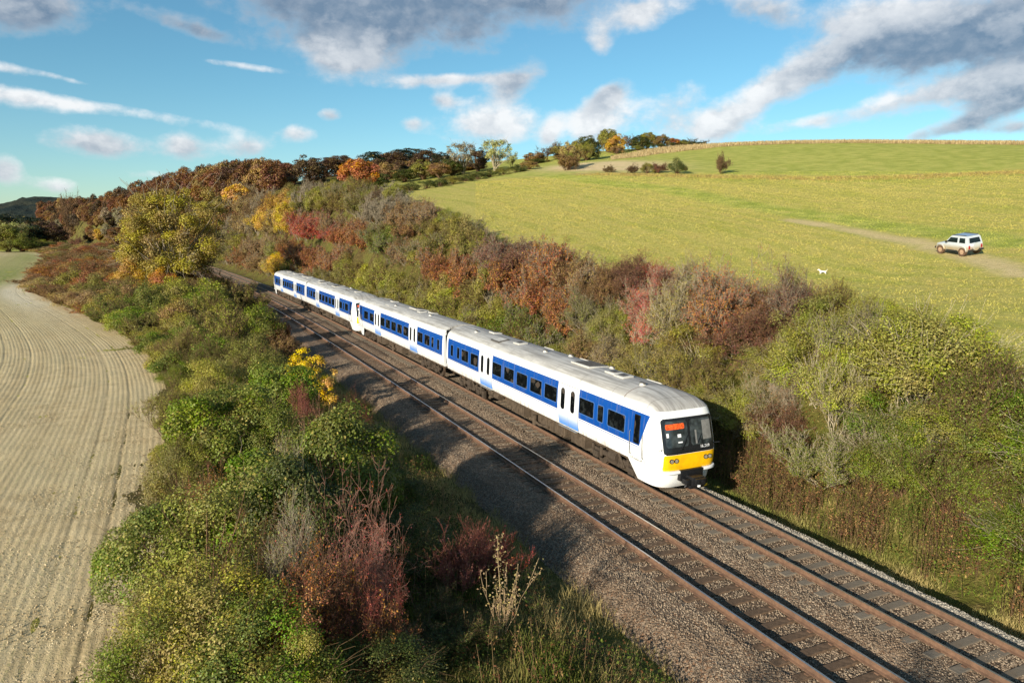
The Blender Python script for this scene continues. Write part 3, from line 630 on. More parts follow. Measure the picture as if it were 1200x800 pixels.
def carriage_body():
    mb = MB(); zs = [1.08, 1.12, 1.25, 1.45, 1.75, 1.9, 2.05, 2.4, 2.75, 3.05, 3.25]
    rows = []
    ystat = [CAR_L, 17, 12, 7, 3, 1.7]
    for z in zs:
        w = float(side_w(z)); nose = plan(w, front_y(z), 1.7, 6, 30)
        rows.append([(-w, y, z) for y in ystat[:-1]] + [(p[0], p[1], z) for p in nose] + [(w, y, z) for y in ystat[:-1][::-1]])
    mb.grid(rows, 0)
    mb.add([rows[k][0] for k in range(len(zs))]+[rows[k][-1] for k in range(len(zs))], [(k, k+1, len(zs)+k+1, len(zs)+k) for k in range(len(zs)-1)])
    # cab floor line closes below
    mb.add([rows[0][k] for k in range(len(rows[0]))], [tuple(range(len(rows[0])))])
    return mb
def roof_shell():
    mb = MB(); rows = []; k = 30
    for i, (w, z) in enumerate(ROOF):
        t = i/(len(ROOF)-1); y0 = np.interp(t, [0, .17, .35, .5, .67, .83, 1], [.58, .70, .98, 1.32, 1.75, 2.2, 2.7]); yc = 1.7+(2.75-1.7)*min(1, t*1.3)
        w_ = max(w, 0.002); nose = plan(w_, y0, max(yc, y0+.05), 6-2.5*t, k)
        rows.append([(-w_, CAR_L, z), (-w_, 2.9, z)] + [(p[0], p[1], z) for p in nose] + [(w_, 2.9, z), (w_, CAR_L, z)])
    mb.grid(rows, 0)
    n = len(rows[0]); mb.add([r_[0] for r_ in rows]+[r_[-1] for r_ in rows], [(i, i+1, len(rows)+i+1, len(rows)+i) for i in range(len(rows)-1)])
    # gutter along each side and the joint ring where the cab dome starts
    for sx in (-1, 1): mb.box(sx*1.27-.02, sx*1.27+.02, 1.9, CAR_L, 3.255, 3.285, 0)
    ring = [(x*1.004, z+.004) for x, z in ROOF[1:]]+[(-x*1.004, z+.004) for x, z in ROOF[1:-1][::-1]]
    mb.grid([[(x, 2.78, z) for x, z in ring], [(x, 2.815, z) for x, z in ring]], 1)
    return mb
ME_BODY = carriage_body().mesh('carriage', True); ME_BODY.set_sharp_from_angle(angle=math.radians(40)); ME_BODY.materials.append(M_BODY)
M_RJOINT = pmat('roof_joint', srgb(104, 84, 72), 0.7, fn=speckle(9, .2))
ME_ROOF = roof_shell().mesh('roof', True); ME_ROOF.set_sharp_from_angle(angle=math.radians(35)); ME_ROOF.materials.append(M_ROOF); ME_ROOF.materials.append(M_RJOINT)
_cache = {}
def cached(key, fn, mats, smooth=False, auto=None):
    if key not in _cache:
        me_ = fn().mesh(key.split('|')[0], smooth or auto is not None)
        if auto is not None: me_.set_sharp_from_angle(angle=math.radians(auto))
        for m_ in mats: me_.materials.append(m_)
        _cache[key] = me_
    return _cache[key]
WIN_MID = [(7.90, 9.16), (9.40, 10.66), (10.94, 12.20), (12.48, 13.72), (14.02, 15.25)]
WIN_END = [(17.22, 18.42), (18.72, 19.86), (20.14, 20.62), (21.22, 21.70)]
WIN_CAB = {1: [(2.42, 3.70), (3.98, 4.46), (4.72, 5.96)], 2: [(2.7, 4.1), (4.6, 5.9)]}
DOORS = [(6.05, 7.80), (15.36, 17.06)]
def torus_tube(c, r, tr, axis=1): pass
def door_leaf(sx, y0, y1):
    mb = MB(); side_panel(mb, sx, (y0+.012, y1-.012, 1.13, 3.0, .02), 0.012, 0, 0.02); return mb
def door_glass(sx, y0, y1):
    c = (y0+y1)/2; return window_mesh(sx, c-.17, c+.17, 1.86, 2.84, .15, .014)
def bogie_mesh():
    mb = MB()
    for sx in (-1, 1):
        mb.box(sx*1.02-.07, sx*1.02+.07, -1.75, 1.75, .52, .72, 0, .02); mb.box(sx*1.02-.09, sx*1.02+.09, -.55, .55, .34, .56, 0, .02)
        for yy in (-1.3, 1.3):
            mb.box(sx*1.08-.13, sx*1.08+.13, yy-.2, yy+.2, .33, .60, 0, .03); mb.tube([(sx*1.1, yy-.32, .46), (sx*1.1, yy-.32, .86)], .075, 8); mb.tube([(sx*1.1, yy+.32, .46), (sx*1.1, yy+.32, .86)], .075, 8)
        mb.tube([(sx*1.12, -.75, .44), (sx*1.12, -.35, .9)], .05, 7); mb.tube([(sx*1.0, -.28, .7), (sx*1.0, .28, .7)], .28, 10)
        mb.box(sx*1.02-.1, sx*1.02+.1, -1.95, -1.72, .2, .62, 0, .02)
    mb.box(-1.0, 1.0, -.3, .3, .5, .85, 0, .03)
    return mb
def wheelset_mesh():
    mb = MB(); mb.tube([(-.9, 0, .42), (.9, 0, .42)], .08, 10)
    for sx in (-1, 1):
        mb.disc((sx*.745, 0, .42), 0, .42, .125, 28, 0, 1); mb.disc((sx*.68, 0, .42), 0, .45, .03, 28, 0)
        mb.disc((sx*.815, 0, .42), 0, .14, .05, 16, 0)
    return mb
def underframe_mesh():
    mb = MB(); mb.box(-1.18, 1.18, 1.2, CAR_L-.15, .93, 1.085, 0); return mb
EQUIP = [('fuel_tank', 5.8, 7.0, .40, 1.16), ('battery_box', 7.5, 8.5, .48, 1.20), ('engine_raft', 8.95, 11.3, .30, 1.00), ('radiator', 11.75, 13.0, .40, 1.20), ('gearbox_case', 13.5, 14.6, .42, .86), ('air_reservoir', 15.05, 16.6, .50, 1.18)]
def equip_mesh(name, y0, y1, z0, w):
    mb = MB()
    if name == 'air_reservoir':
        for sx in (-1, 1):
            for yy in (y0+.1, y0+.85): mb.tube([(sx*.9, yy, .68), (sx*.9, yy+.62, .68)], .2, 12)
        mb.box(-.9, .9, y0, y1, .72, .93, 0)
    else:
        mb.box(-w, w, y0, y1, z0, .93, 0, .04)
        rn = random.Random(len(name)); 
        for sx in (-1, 1):
            yy = y0+.12
            while yy < y1-.35:
                ww = rn.uniform(.25, .5); mb.box(sx*w-.03, sx*w+.03, yy, min(yy+ww, y1-.08), z0+.08, .86, 0, .012); yy += ww+rn.uniform(.05, .14)
        if name == 'engine_raft':
            for sx in (-1, 1):
                mb.tube([(sx*1.1, y0+.3, .48), (sx*1.17, y0+1.1, .42), (sx*1.1, y1-.3, .5)], .07, 8); mb.tube([(sx*1.15, y1-.7, .3), (sx*1.15, y1-.7, .8)], .12, 10)
    return mb
def nose_parts(P, num, detail):
    """cab front as children of the carriage P"""
    def prt(name, mb, mats, auto=30): return mb.build(name, mats, P, auto=auto)
    for key, fn, mats in NOSE_ITEMS:
        me_ = cached('%s|nose%s' % (key.split('#')[0], key), fn, mats, auto=35); o_ = link(key.split('#')[0], me_, P); o_.location.z = -.10 if key.startswith('coupler') else 0.0
    cu = bpy.data.curves.new('number', 'FONT'); cu.body = num; cu.size = .125; cu.extrude = .002; cu.align_x = 'CENTER'; cu.space_character = 1.05
    to = bpy.data.objects.new('tmp', cu); COL.objects.link(to); dg = bpy.context.evaluated_depsgraph_get(); me_ = bpy.data.meshes.new_from_object(to.evaluated_get(dg)); bpy.data.objects.remove(to)
    me_.name = 'unit_number'; me_.materials.clear(); me_.materials.append(M_LETTER)
    o = link('unit_number', me_, P); x_, z_ = .66, 1.84; o.location = (x_, nose_y(x_, z_)-.02, z_); o.rotation_euler = (math.radians(90-12), 0, math.radians(0)); o.scale = (1.1, 1.25, 1)
def mk(fn): return fn
def n_surround():
    mb = MB(); mb.grid(patch(-1.17, 1.17, 1.70, 3.0, .005, .11, 26, 22)); return mb
def n_screen(x0, x1):
    def f():
        mb = MB(); mb.grid(patch(x0, x1, 1.96, 2.90, .011, .07, 12, 12)); return mb
    return f
def n_yellow():
    mb = MB(); mb.grid(patch(-1.17, 1.17, 1.10, 1.69, .006, .03, 26, 7)); return mb
def n_bumper():
    mb = MB(); rows = []
    for z, o in ((.97, .0), (.98, .075), (1.03, .085), (1.075, .07), (1.085, .0)):
        pl_ = plan(float(side_w(1.15))-.0, front_y(1.15), 1.7, 6, 40)[6:34]; c_ = []
        for i, p in enumerate(pl_):
            t = pl_[min(i+1, len(pl_)-1)]-pl_[max(i-1, 0)]; t = t/np.linalg.norm(t); f = min(1, i/4, (len(pl_)-1-i)/4); c_.append((p[0]+t[1]*o*f, p[1]-t[0]*o*f, z))
        rows.append(c_)
    mb.grid(rows); return mb
def n_skirt():
    mb = MB(); rows = []
    for z in (.36, .42, .6, .8, 1.0, 1.105):
        w = float(side_w(z)); y0 = float(np.interp(z, [.36, .6, 1.105], [.40, .24, .15])); pl_ = plan(w, y0, 1.75, 4.5, 40)
        yb_ = 1.75+max(0.0, (z-.36))*0.75+.0; rows.append([(-w, yb_, z)]+[tuple((p[0], p[1], z)) for p in pl_]+[(w, yb_, z)])
    mb.grid(rows, 0); mb.grid([[(x*.97, y+.04, z) for x, y, z in r_] for r_ in rows], 1, flip=True)
    mb.grid([rows[0], [(x*.97, y+.04, z) for x, y, z in rows[0]]], 1)
    return mb
def n_coupler():
    mb = MB(); mb.box(-.52, .52, .02, .25, .78, 1.20, 0, .03)
    mb.box(-.27, .27, -.38, .1, .68, 1.02, 0, .05); mb.box(-.22, .22, -.50, -.34, .72, .98, 0, .03); mb.box(-.48, -.24, -.28, .05, .72, .92, 0, .03)
    mb.box(.26, .48, -.28, .05, .66, .88, 0, .03); mb.tube([(-.3, -.2, .8), (-.42, -.12, .62), (-.2, .05, .55)], .04, 8); mb.tube([(.3, -.2, .72), (.4, -.1, .58), (.2, .05, .52)], .04, 8)
    mb.box(-.33, .33, -.30, 0, .56, .70, 0, .03); mb.disc((.1, -.50, .86), 1, .07, .06, 14, 0); mb.disc((-.1, -.50, .86), 1, .05, .05, 14, 0)
    return mb
def n_blade():
    mb = MB(); mb.box(.30, .44, -.33, -.27, .62, .70, 0, .01); return mb
def n_hose():
    mb = MB(); mb.box(-.16, -.05, -.54, -.49, .70, .77, 0, .01); return mb
def n_lamp(x):
    def f():
        mb = MB(); y = nose_y(x, 1.47); mb.disc((x, y-.012, 1.47), 1, .088, .05, 18, 1); mb.disc((x, y-.03, 1.47), 1, .066, .05, 18, 0); return mb
    return f
def n_dest():
    mb = MB(); mb.grid(patch(-1.02, -.20, 2.60, 2.80, .018, .02, 10, 4)); return mb
def n_card(x0, x1, z0, z1):
    def f():
        mb = MB(); mb.grid(patch(x0, x1, z0, z1, .016, .0, 3, 3)); return mb
    return f
def n_wiper(x0, z0, x1, z1):
    def f():
        mb = MB(); p = lambda x, z, o: (x, nose_y(x, z)-o, z)
        mb.tube([p(x0, z0, .02), p((x0+x1)/2, (z0+z1)/2, .045), p(x1, z1, .04)], .014, 6); mb.tube([p(x1-.12, z1-.16, .035), p(x1+.09, z1+.15, .035)], .012, 6); mb.disc(p(x0, z0, .02), 1, .035, .05, 10); return mb
    return f
def n_pillar():
    mb = MB(); mb.grid(patch(-.045, .045, 1.93, 2.96, .018, .01, 2, 8)); return mb
def n_handrail():
    mb = MB()
    mb.tube([(-1.17, nose_y(-1.17, 1.86)-.02, 1.86), (-1.34, .18, 1.87), (-1.42, .22, 1.88)], .02, 6); return mb
def n_bracket():
    mb = MB()
    for sx in (-1, 1): mb.tube([(sx*1.19, .30, 1.90), (sx*1.36, .24, 1.92), (sx*1.41, .20, 1.93)], .018, 6)
    return mb
NOSE_ITEMS = [('screen_surround', n_surround, [M_SURR]), ('windscreen#l', n_screen(-1.06, -.055), [M_SCREEN]), ('windscreen#r', n_screen(.055, 1.06), [M_SCREEN]), ('yellow_panel', n_yellow, [M_YEL]),
              ('bumper', n_bumper, [M_WHITE]), ('cab_skirt', n_skirt, [M_WHITE, M_BLACK]), ('coupler', n_coupler, [M_BLACK]), ('coupler_tag#a', n_blade, [M_YEL]), ('coupler_tag#b', n_hose, [M_LETTER]),
              ('headlight#a', n_lamp(-.88), [M_LAMP, M_BLACK]), ('headlight#b', n_lamp(-.68), [M_LAMP, M_BLACK]), ('headlight#c', n_lamp(.68), [M_LAMP, M_BLACK]), ('headlight#d', n_lamp(.88), [M_LAMP, M_BLACK]),
              ('destination_display', n_dest, [M_DEST]), ('notice_card#a', n_card(-1.01, -.92, 2.33, 2.48), [M_LETTER]), ('notice_card#b', n_card(-.54, -.38, 2.30, 2.42), [M_LETTER]), ('notice_card#c', n_card(-.54, -.34, 2.10, 2.15), [M_LETTER]),
              ('cab_partition', n_card(.62, 1.03, 2.12, 2.82), [M_GREYP]), ('cab_partition#b', n_card(.26, .34, 2.0, 2.5), [M_GREYP]),
              ('wiper#l', n_wiper(-.42, 1.88, -.18, 2.22), [M_BLACK]), ('wiper#r', n_wiper(.62, 1.90, .46, 2.2), [M_BLACK]), ('centre_pillar', n_pillar, [M_SURR]), ('mirror_arm', n_bracket, [M_BLACK])]
def roof_item(kind):
    def f():
        mb = MB()
        if kind == 'hatch': mb.box(-.34, .34, -.55, .55, -.03, .05, 0, .02); mb.box(-.26, .26, -.46, .46, .05, .056, 1)
        elif kind == 'vent': mb.box(-.28, .28, -.36, .36, -.03, .06, 1, .02); mb.box(-.17, .17, -.22, .22, .06, .075, 0, .01)
        elif kind == 'pod': mb.disc((0, 0, .04), 2, .15, .1, 16, 1, None, .1); mb.box(-.05, .05, -.16, .16, .06, .12, 0, .015)
        elif kind == 'rail': mb.box(-.03, .03, -.5, .5, -.02, .04, 1, .01)
        elif kind == 'grille':
            mb.box(-.55, .55, -.8, .8, -.04, .04, 1, .015)
            for i in range(8): mb.box(-.48, .48, -.72+i*.18, -.62+i*.18, .04, .055, 0)
        return mb
    return f
M_ROOFDK = pmat('roof_grille_dark', srgb(78, 74, 70), 0.7, fn=speckle(9, .3)); M_ROOFLT = pmat('roof_fitting', srgb(186, 182, 174), 0.55, fn=speckle(9, .12))
ROOF_ITEMS = {1: [('vent', 4.6, -.05), ('grille', 7.55, .1), ('pod', 2.9, -.28), ('pod', 6.5, .62), ('vent', 5.4, .02), ('rail', 9.0, .75), ('pod', 11.4, -.15), ('pod', 9.8, .4), ('vent', 14.4, -.1), ('hatch', 16.2, -.5), ('rail', 12.8, .8), ('vent', 18.6, .3), ('pod', 19.6, -.5), ('rail', 3.6, .8)],
              2: [('hatch', 4.6, -.25), ('vent', 6.4, -.3), ('grille', 12.6, -.35), ('vent', 14.6, .1), ('pod', 9.4, .5), ('pod', 17, .3), ('vent', 15.6, -.4), ('rail', 8, .8)]}
ROOF_ITEMS[3] = [('vent', 3.6, -.1), ('hatch', 6.2, -.2), ('pod', 8.5, .5), ('grille', 11.5, -.1), ('hatch', 14.5, -.2), ('grille', 18.0, -.2), ('vent', 20.3, 0)]
ROOF_ITEMS[4] = [('hatch', 4.0, -.1), ('vent', 6.0, .1), ('grille', 10.5, -.2), ('hatch', 13.5, -.1), ('grille', 17.0, -.1), ('vent', 19.5, .2)]
def roof_z(x): return float(np.interp(abs(x), [p[0] for p in ROOF[::-1]], [p[1] for p in ROOF[::-1]]))
train = empty('passenger_train', tuple(track_pt(45, S_FAR, 0.0)))
tag(train, 'white and blue passenger train with yellow cab front running between the hedges', 'train')
def carriage(i, s_front, s_back, flip, num, label):
    a = Vector(track_pt(s_front, S_FAR)); b = Vector(track_pt(s_back, S_FAR)); d = (b-a).normalized()
    if flip: a, d = b, -d
    rz = math.atan2(d.y, d.x)-math.pi/2
    c = link('carriage', ME_BODY, train); c['label'] = label; c.location = a-train.location; c.rotation_euler = (0, 0, rz)
    link('roof', ME_ROOF, c)
    cabk = 1 if i in (1, 3) else 2
    for sx in (-1, 1):
        for (y0, y1) in WIN_MID+WIN_END+WIN_CAB[cabk]:
            link('window', cached('window|%d%.2f%.2f' % (sx, y0, y1), lambda: window_mesh(sx, y0, y1), [M_GLASS, M_FRAME]), c)
        for (y0, y1) in DOORS:
            ym = (y0+y1)/2
            for (p, q) in ((y0, ym), (ym, y1)):
                link('door', cached('door|%d%.2f' % (sx, p), lambda: door_leaf(sx, p, q), [M_DOOR]), c)
                link('door_window', cached('door_window|%d%.2f' % (sx, p), lambda: door_glass(sx, p, q), [M_GLASS, M_BLACK]), c)
            def dseal():
                mb = MB(); side_panel(mb, sx, (y0-.015, y1+.015, 1.11, 3.025, .03), 0.004, 0, 0.01); return mb
            link('door_seal', cached('door_seal|%d%.2f' % (sx, y0), dseal, [M_GREYP]), c)
            def dstep():
                mb = MB(); mb.box(min(sx*1.30, sx*1.42), max(sx*1.30, sx*1.42), y0+.1, y1-.1, 1.04, 1.075, 0); return mb
            link('door_step', cached('door_step|%d%.2f' % (sx, y0), dstep, [M_GREYP]), c)
        def cabdoor():
            mb = MB(); side_ring(mb, sx, rrect(1.36, 1.96, 1.15, 3.12, .05, 3), rrect(1.375, 1.945, 1.165, 3.105, .04, 3), .006, 1); return mb
        link('cab_door_seal', cached('cab_door_seal|%d' % sx, cabdoor, [M_BODY, M_BLACK]), c)
        link('cab_door_window', cached('cab_door_window|%d' % sx, lambda: window_mesh(sx, 1.46, 1.84, 1.82, 2.94, .05), [M_GLASS, M_BLACK]), c)
        def grab():
            mb = MB()
            for yy in (1.24, 2.06): mb.tube([(sx*1.375, yy, 1.3), (sx*1.43, yy, 1.36), (sx*1.44, yy, 2.2), (sx*1.38, yy, 2.26)], .014, 6)
            return mb
        link('cab_handrail', cached('cab_handrail|%d' % sx, grab, [M_GREYP]), c)
    link('underframe', cached('underframe', underframe_mesh, [M_UNDER]), c)
    for nm, y0, y1, z0, w in EQUIP: link(nm, cached(nm, lambda: equip_mesh(nm, y0, y1, z0, w), [M_UNDER], auto=30), c)
    for yb_ in (3.55, CAR_L-3.35):
        o = link('bogie', cached('bogie', bogie_mesh, [M_BOGIE], auto=30), c); o.location = (0, yb_, 0)
        for dy_ in (-1.3, 1.3):
            o = link('wheelset', cached('wheelset', wheelset_mesh, [M_WHEEL, M_BOGIE], auto=30), c); o.location = (0, yb_+dy_, 0)
    nose_parts(c, num, True)
    for kd, y, x in ROOF_ITEMS[i]:
        o = link({'hatch': 'roof_hatch', 'vent': 'roof_vent', 'pod': 'aerial_pod', 'rail': 'roof_rail', 'grille': 'roof_grille'}[kd], cached('roof_'+kd, roof_item(kd), [M_ROOFDK, M_ROOFLT], auto=30), c)
        sl_ = (roof_z(x+.05)-roof_z(x-.05))/.1; o.location = (x, y, roof_z(x)); o.rotation_euler = (0, -math.atan(sl_), 0)
    def bellows():
        mb = MB(); mb.box(-.55, .55, CAR_L-.02, CAR_L+.20, 1.1, 3.2, 0); mb.box(-1.18, 1.18, CAR_L+.002, CAR_L+.03, 1.12, 3.45, 0)
        for sx in (-1, 1): mb.tube([(sx*1.2, CAR_L+.02, 1.3), (sx*1.22, CAR_L+.02, 3.1), (sx*.9, CAR_L+.02, 3.5)], .03, 6)
        return mb
    link('gangway', cached('gangway', bellows, [M_BLACK]), c)
    return c
carriage(1, 0.10, 22.55, False, '165019', 'leading carriage with the yellow cab front facing the camera')
carriage(2, 23.00, 45.45, True, '165019', 'second carriage of the train')
carriage(3, 46.05, 68.50, False, '165023', 'third carriage with its cab against the second')
carriage(4, 68.95, 91.4, True, '165023', 'rearmost carriage of the train')
# ------------------------------------------------------------------ vehicle in the field and dog
M_CARP = pmat('car_silver', srgb(196, 200, 204), 0.35, 0.3, coat=0.3, fn=lambda N, b: (lambda co: (lambda z: N.put(b.inputs['Base Color'], N.mix(N.m('MULTIPLY', N.ss(z, 1.0, 0.55), N.ss(N.noise(co, 3, 5, .65), .2, .55)), srgb(206, 210, 214), srgb(178, 160, 134))))(N.sep(co)[2]))(N.node('ShaderNodeTexCoord').outputs['Object']))
M_TYRE = pmat('tyre_muddy', srgb(96, 72, 54), 0.9, fn=speckle(9, .3)); M_RIM = pmat('wheel_rim_muddy', srgb(168, 138, 112), 0.6, fn=speckle(9, .2)); M_TRIM = pmat('dark_trim', srgb(40, 38, 36), 0.6, fn=speckle(9, .2))
M_CGL = pmat('car_glass', srgb(18, 26, 24), 0.05, spec=0.6, fn=speckle(4, .3)); M_RED = pmat('tail_lamp_red', srgb(150, 30, 24), 0.25, fn=speckle(20, .15)); M_ROOFBL = pmat('car_roof', srgb(150, 166, 186), 0.3, 0.3, fn=speckle(4, .06))
def make_suv():
    p = hit(1123, 298.5); z0 = p[2]
    rz = None
    # travels left along the worn track: heading from the track polyline
    a = suv_track[4]; b = suv_track[3]; d = (b-a)/np.linalg.norm(b-a); rz = math.atan2(d[1], d[0])+math.radians(18); d = np.array([math.cos(rz), math.sin(rz)])
    e = 1.5; zf = gz1(p[0]+d[0]*e, p[1]+d[1]*e); zb_ = gz1(p[0]-d[0]*e, p[1]-d[1]*e); n = (-d[1], d[0]); zl = gz1(p[0]+n[0]*.8, p[1]+n[1]*.8); zr_ = gz1(p[0]-n[0]*.8, p[1]-n[1]*.8)
    t = empty('off_road_car', (p[0], p[1], (zf+zb_)/2+.02)); t.rotation_euler = (math.atan2(zl-zr_, 1.6), -math.atan2(zf-zb_, 3.0), rz); t.rotation_mode = 'XYZ'
    t.scale = (.95, .95, .95)
    tag(t, 'small muddy silver off-road car parked on the grass field', 'car')
    # x forward; side silhouette stations: x, z bottom, z top(shoulder), half width
    mb = MB(); st = [(-1.68, .46, .92, .70), (-1.70, .42, .98, .74), (-1.55, .40, 1.02, .78), (-.6, .36, 1.02, .80), (.55, .36, 1.00, .80), (.75, .38, .99, .79), (1.25, .40, .95, .76), (1.58, .44, .88, .72), (1.68, .46, .78, .66)]
    rows = [[(x, -w*.92, zb2), (x, -w, zb2+.12), (x, -w, zt-.12), (x, -w*.95, zt), (x, 0, zt+.03), (x, w*.95, zt), (x, w, zt-.12), (x, w, zb2+.12), (x, w*.92, zb2)] for x, zb2, zt, w in st]
    mb.grid(rows, 0); mb.add(rows[0], [tuple(range(9))]); mb.add(rows[-1], [tuple(range(9))[::-1]]); mb.build('body', [M_CARP], t, auto=40)
    mb = MB(); gh = [(-1.64, 1.0, .74), (-1.50, 1.62, .64), (-1.3, 1.66, .64), (.0, 1.66, .64), (.18, 1.62, .63), (.72, 1.0, .74)]
    lower = [(-1.64, .76), (.72, .74)]
    rows = [[(-1.64, -.76, 1.0), (-1.2, -.77, 1.01), (0, -.77, 1.01), (.74, -.74, .99)], [(-1.50, -.65, 1.58), (-1.2, -.65, 1.61), (-.1, -.65, 1.61), (.16, -.64, 1.58)], [(-1.46, -.56, 1.65), (-1.2, -.56, 1.68), (-.1, -.56, 1.68), (.08, -.56, 1.65)],
            [(-1.46, .56, 1.65), (-1.2, .56, 1.68), (-.1, .56, 1.68), (.08, .56, 1.65)], [(-1.50, .65, 1.58), (-1.2, .65, 1.61), (-.1, .65, 1.61), (.16, .64, 1.58)], [(-1.64, .76, 1.0), (-1.2, .77, 1.01), (0, .77, 1.01), (.74, .74, .99)]]
    mb.grid(rows, 0); mb.add([r_[0] for r_ in rows], [tuple(range(6))]); mb.add([r_[-1] for r_ in rows], [tuple(range(6))[::-1]]); mb.build('cabin', [M_CARP], t, auto=40)
    mb = MB(); mb.box(-1.44, .04, -.57, .57, 1.672, 1.69, 0, .008); mb.build('roof_panel', [M_ROOFBL], t)
    for sy in (-1, 1):
        def q(x, z): f = (z-1.0)/.58; return (x, sy*(.775-.125*f+.006), z)
        for pts in ([(-1.38, 1.10), (-.78, 1.10), (-.76, 1.50), (-1.32, 1.50)], [(-.60, 1.10), (.48, 1.10), (.16, 1.50), (-.58, 1.50)]):
            mb = MB(); mb.add([q(*p_) for p_ in pts], [(0, 1, 2, 3) if sy < 0 else (3, 2, 1, 0)]); mb.build('side_window', [M_CGL], t)
        mb = MB(); mb.box(-1.35, .05, sy*.60-.02, sy*.60+.02, 1.69, 1.73, 0, .008); mb.build('roof_bar', [M_TRIM], t)
        for x_ in (-1.12, 1.13):
            mb = MB(); mb.disc((0, 0, 0), 1, .36, .22, 24, 0, 0); w_ = mb.build('wheel', [M_TYRE], t); w_.location = (x_, sy*.70, .36)
            mb = MB(); mb.disc((0, sy*.112, 0), 1, .20, .02, 18, 0); mb.build('rim', [M_RIM], w_)
            mb = MB(); arc = [(x_+.43*math.cos(a_), sy*.80, .40+.43*math.sin(a_)) for a_ in np.linspace(0, math.pi, 12)]; mb.tube(arc, .045, 6); mb.build('wheel_arch', [M_CARP], t, smooth=True)
        mb = MB(); mb.box(-1.73, -1.66, sy*.62-.06, sy*.62+.06, .62, .90, 0, .01); mb.build('tail_light', [M_RED], t)
        mb = MB(); mb.disc((1.66, sy*.5, .74), 0, .10, .05, 16, 0); mb.build('headlight', [M_LAMP], t)
        mb = MB(); mb.box(.38, .50, sy*.86-.08, sy*.86+.08, 1.05, 1.2, 0, .02); mb.build('door_mirror', [M_TRIM], t)
        mb = MB(); mb.box(-.62, .5, sy*.795-.012, sy*.795+.012, .34, .46, 0, .008); mb.build('sill', [M_TRIM], t)
    mb = MB(); mb.add([(-1.655, -.56, 1.1), (-1.655, .56, 1.1), (-1.545, .50, 1.5), (-1.545, -.50, 1.5)], [(3, 2, 1, 0)]); mb.build('rear_window', [M_CGL], t)
    mb = MB(); mb.add([(.70, -.62, 1.06), (.70, .62, 1.06), (.25, .54, 1.53), (.25, -.54, 1.53)], [(0, 1, 2, 3)]); mb.build('windscreen', [M_CGL], t)
    mb = MB(); mb.box(-1.80, -1.66, -.76, .76, .40, .56, 0, .03); mb.box(1.64, 1.80, -.74, .74, .42, .60, 0, .03); mb.build('bumpers', [M_TRIM], t)
    mb = MB(); mb.disc((-1.80, .12, .80), 0, .33, .2, 24, 0); mb.build('spare_wheel', [M_CARP], t, auto=30)
make_suv()
def skin_body(name, verts, edges, mat, parent=None, sub=2):
    me_ = bpy.data.meshes.new(name); me_.from_pydata([v[0] for v in verts], edges, []); o = link(name, me_, parent, [mat])
    md = o.modifiers.new('skin', 'SKIN'); sv = me_.skin_vertices[0].data
    for i, v in enumerate(verts): sv[i].radius = v[1] if isinstance(v[1], tuple) else (v[1], v[1])
    sv[0].use_root = True; o.modifiers.new('sub', 'SUBSURF').levels = sub; o.modifiers['sub'].render_levels = sub
    dg = bpy.context.evaluated_depsgraph_get(); nm = bpy.data.meshes.new_from_object(o.evaluated_get(dg)); o.modifiers.clear(); o.data = nm
    nm.materials.clear(); nm.materials.append(mat); nm.polygons.foreach_set('use_smooth', [True]*len(nm.polygons)); return o
M_DOG = pmat('dog_fur', srgb(232, 224, 206), 0.9, fn=speckle(14, .08, .3))
def make_dog():
    p = hit(964, 322)
    V_ = [((0, 0, .46), .13), ((.26, 0, .47), .15), ((-.26, 0, .46), .12), ((.40, 0, .58), .09), ((.50, 0, .70), .09), ((.60, 0, .70), .075), ((.72, 0, .66), .04),
          ((.28, .09, .30), .055), ((.27, .10, .15), .035), ((.30, .10, .03), .035), ((.28, -.09, .30), .055), ((.34, -.10, .15), .035), ((.36, -.10, .03), .035),
          ((-.30, .09, .32), .075), ((-.37, .10, .18), .038), ((-.32, .10, .03), .034), ((-.30, -.09, .32), .075), ((-.42, -.10, .18), .038), ((-.38, -.10, .03), .034),
          ((-.40, 0, .52), .04), ((-.52, 0, .66), .03), ((-.56, 0, .78), .018), ((.50, .07, .78), .025), ((.50, -.07, .78), .025)]
    E_ = [(0, 1), (0, 2), (1, 3), (3, 4), (4, 5), (5, 6), (1, 7), (7, 8), (8, 9), (1, 10), (10, 11), (11, 12), (2, 13), (13, 14), (14, 15), (2, 16), (16, 17), (17, 18), (2, 19), (19, 20), (20, 21), (4, 22), (4, 23)]
    o = skin_body('dog', V_, E_, M_DOG, None, 1); o.location = (p[0], p[1], p[2]-.02); o.rotation_euler = (0, 0, math.radians(150)); o.scale = (.6, .6, .6)
    tag(o, 'white dog standing out on the grass field left of the car', 'dog')
make_dog()
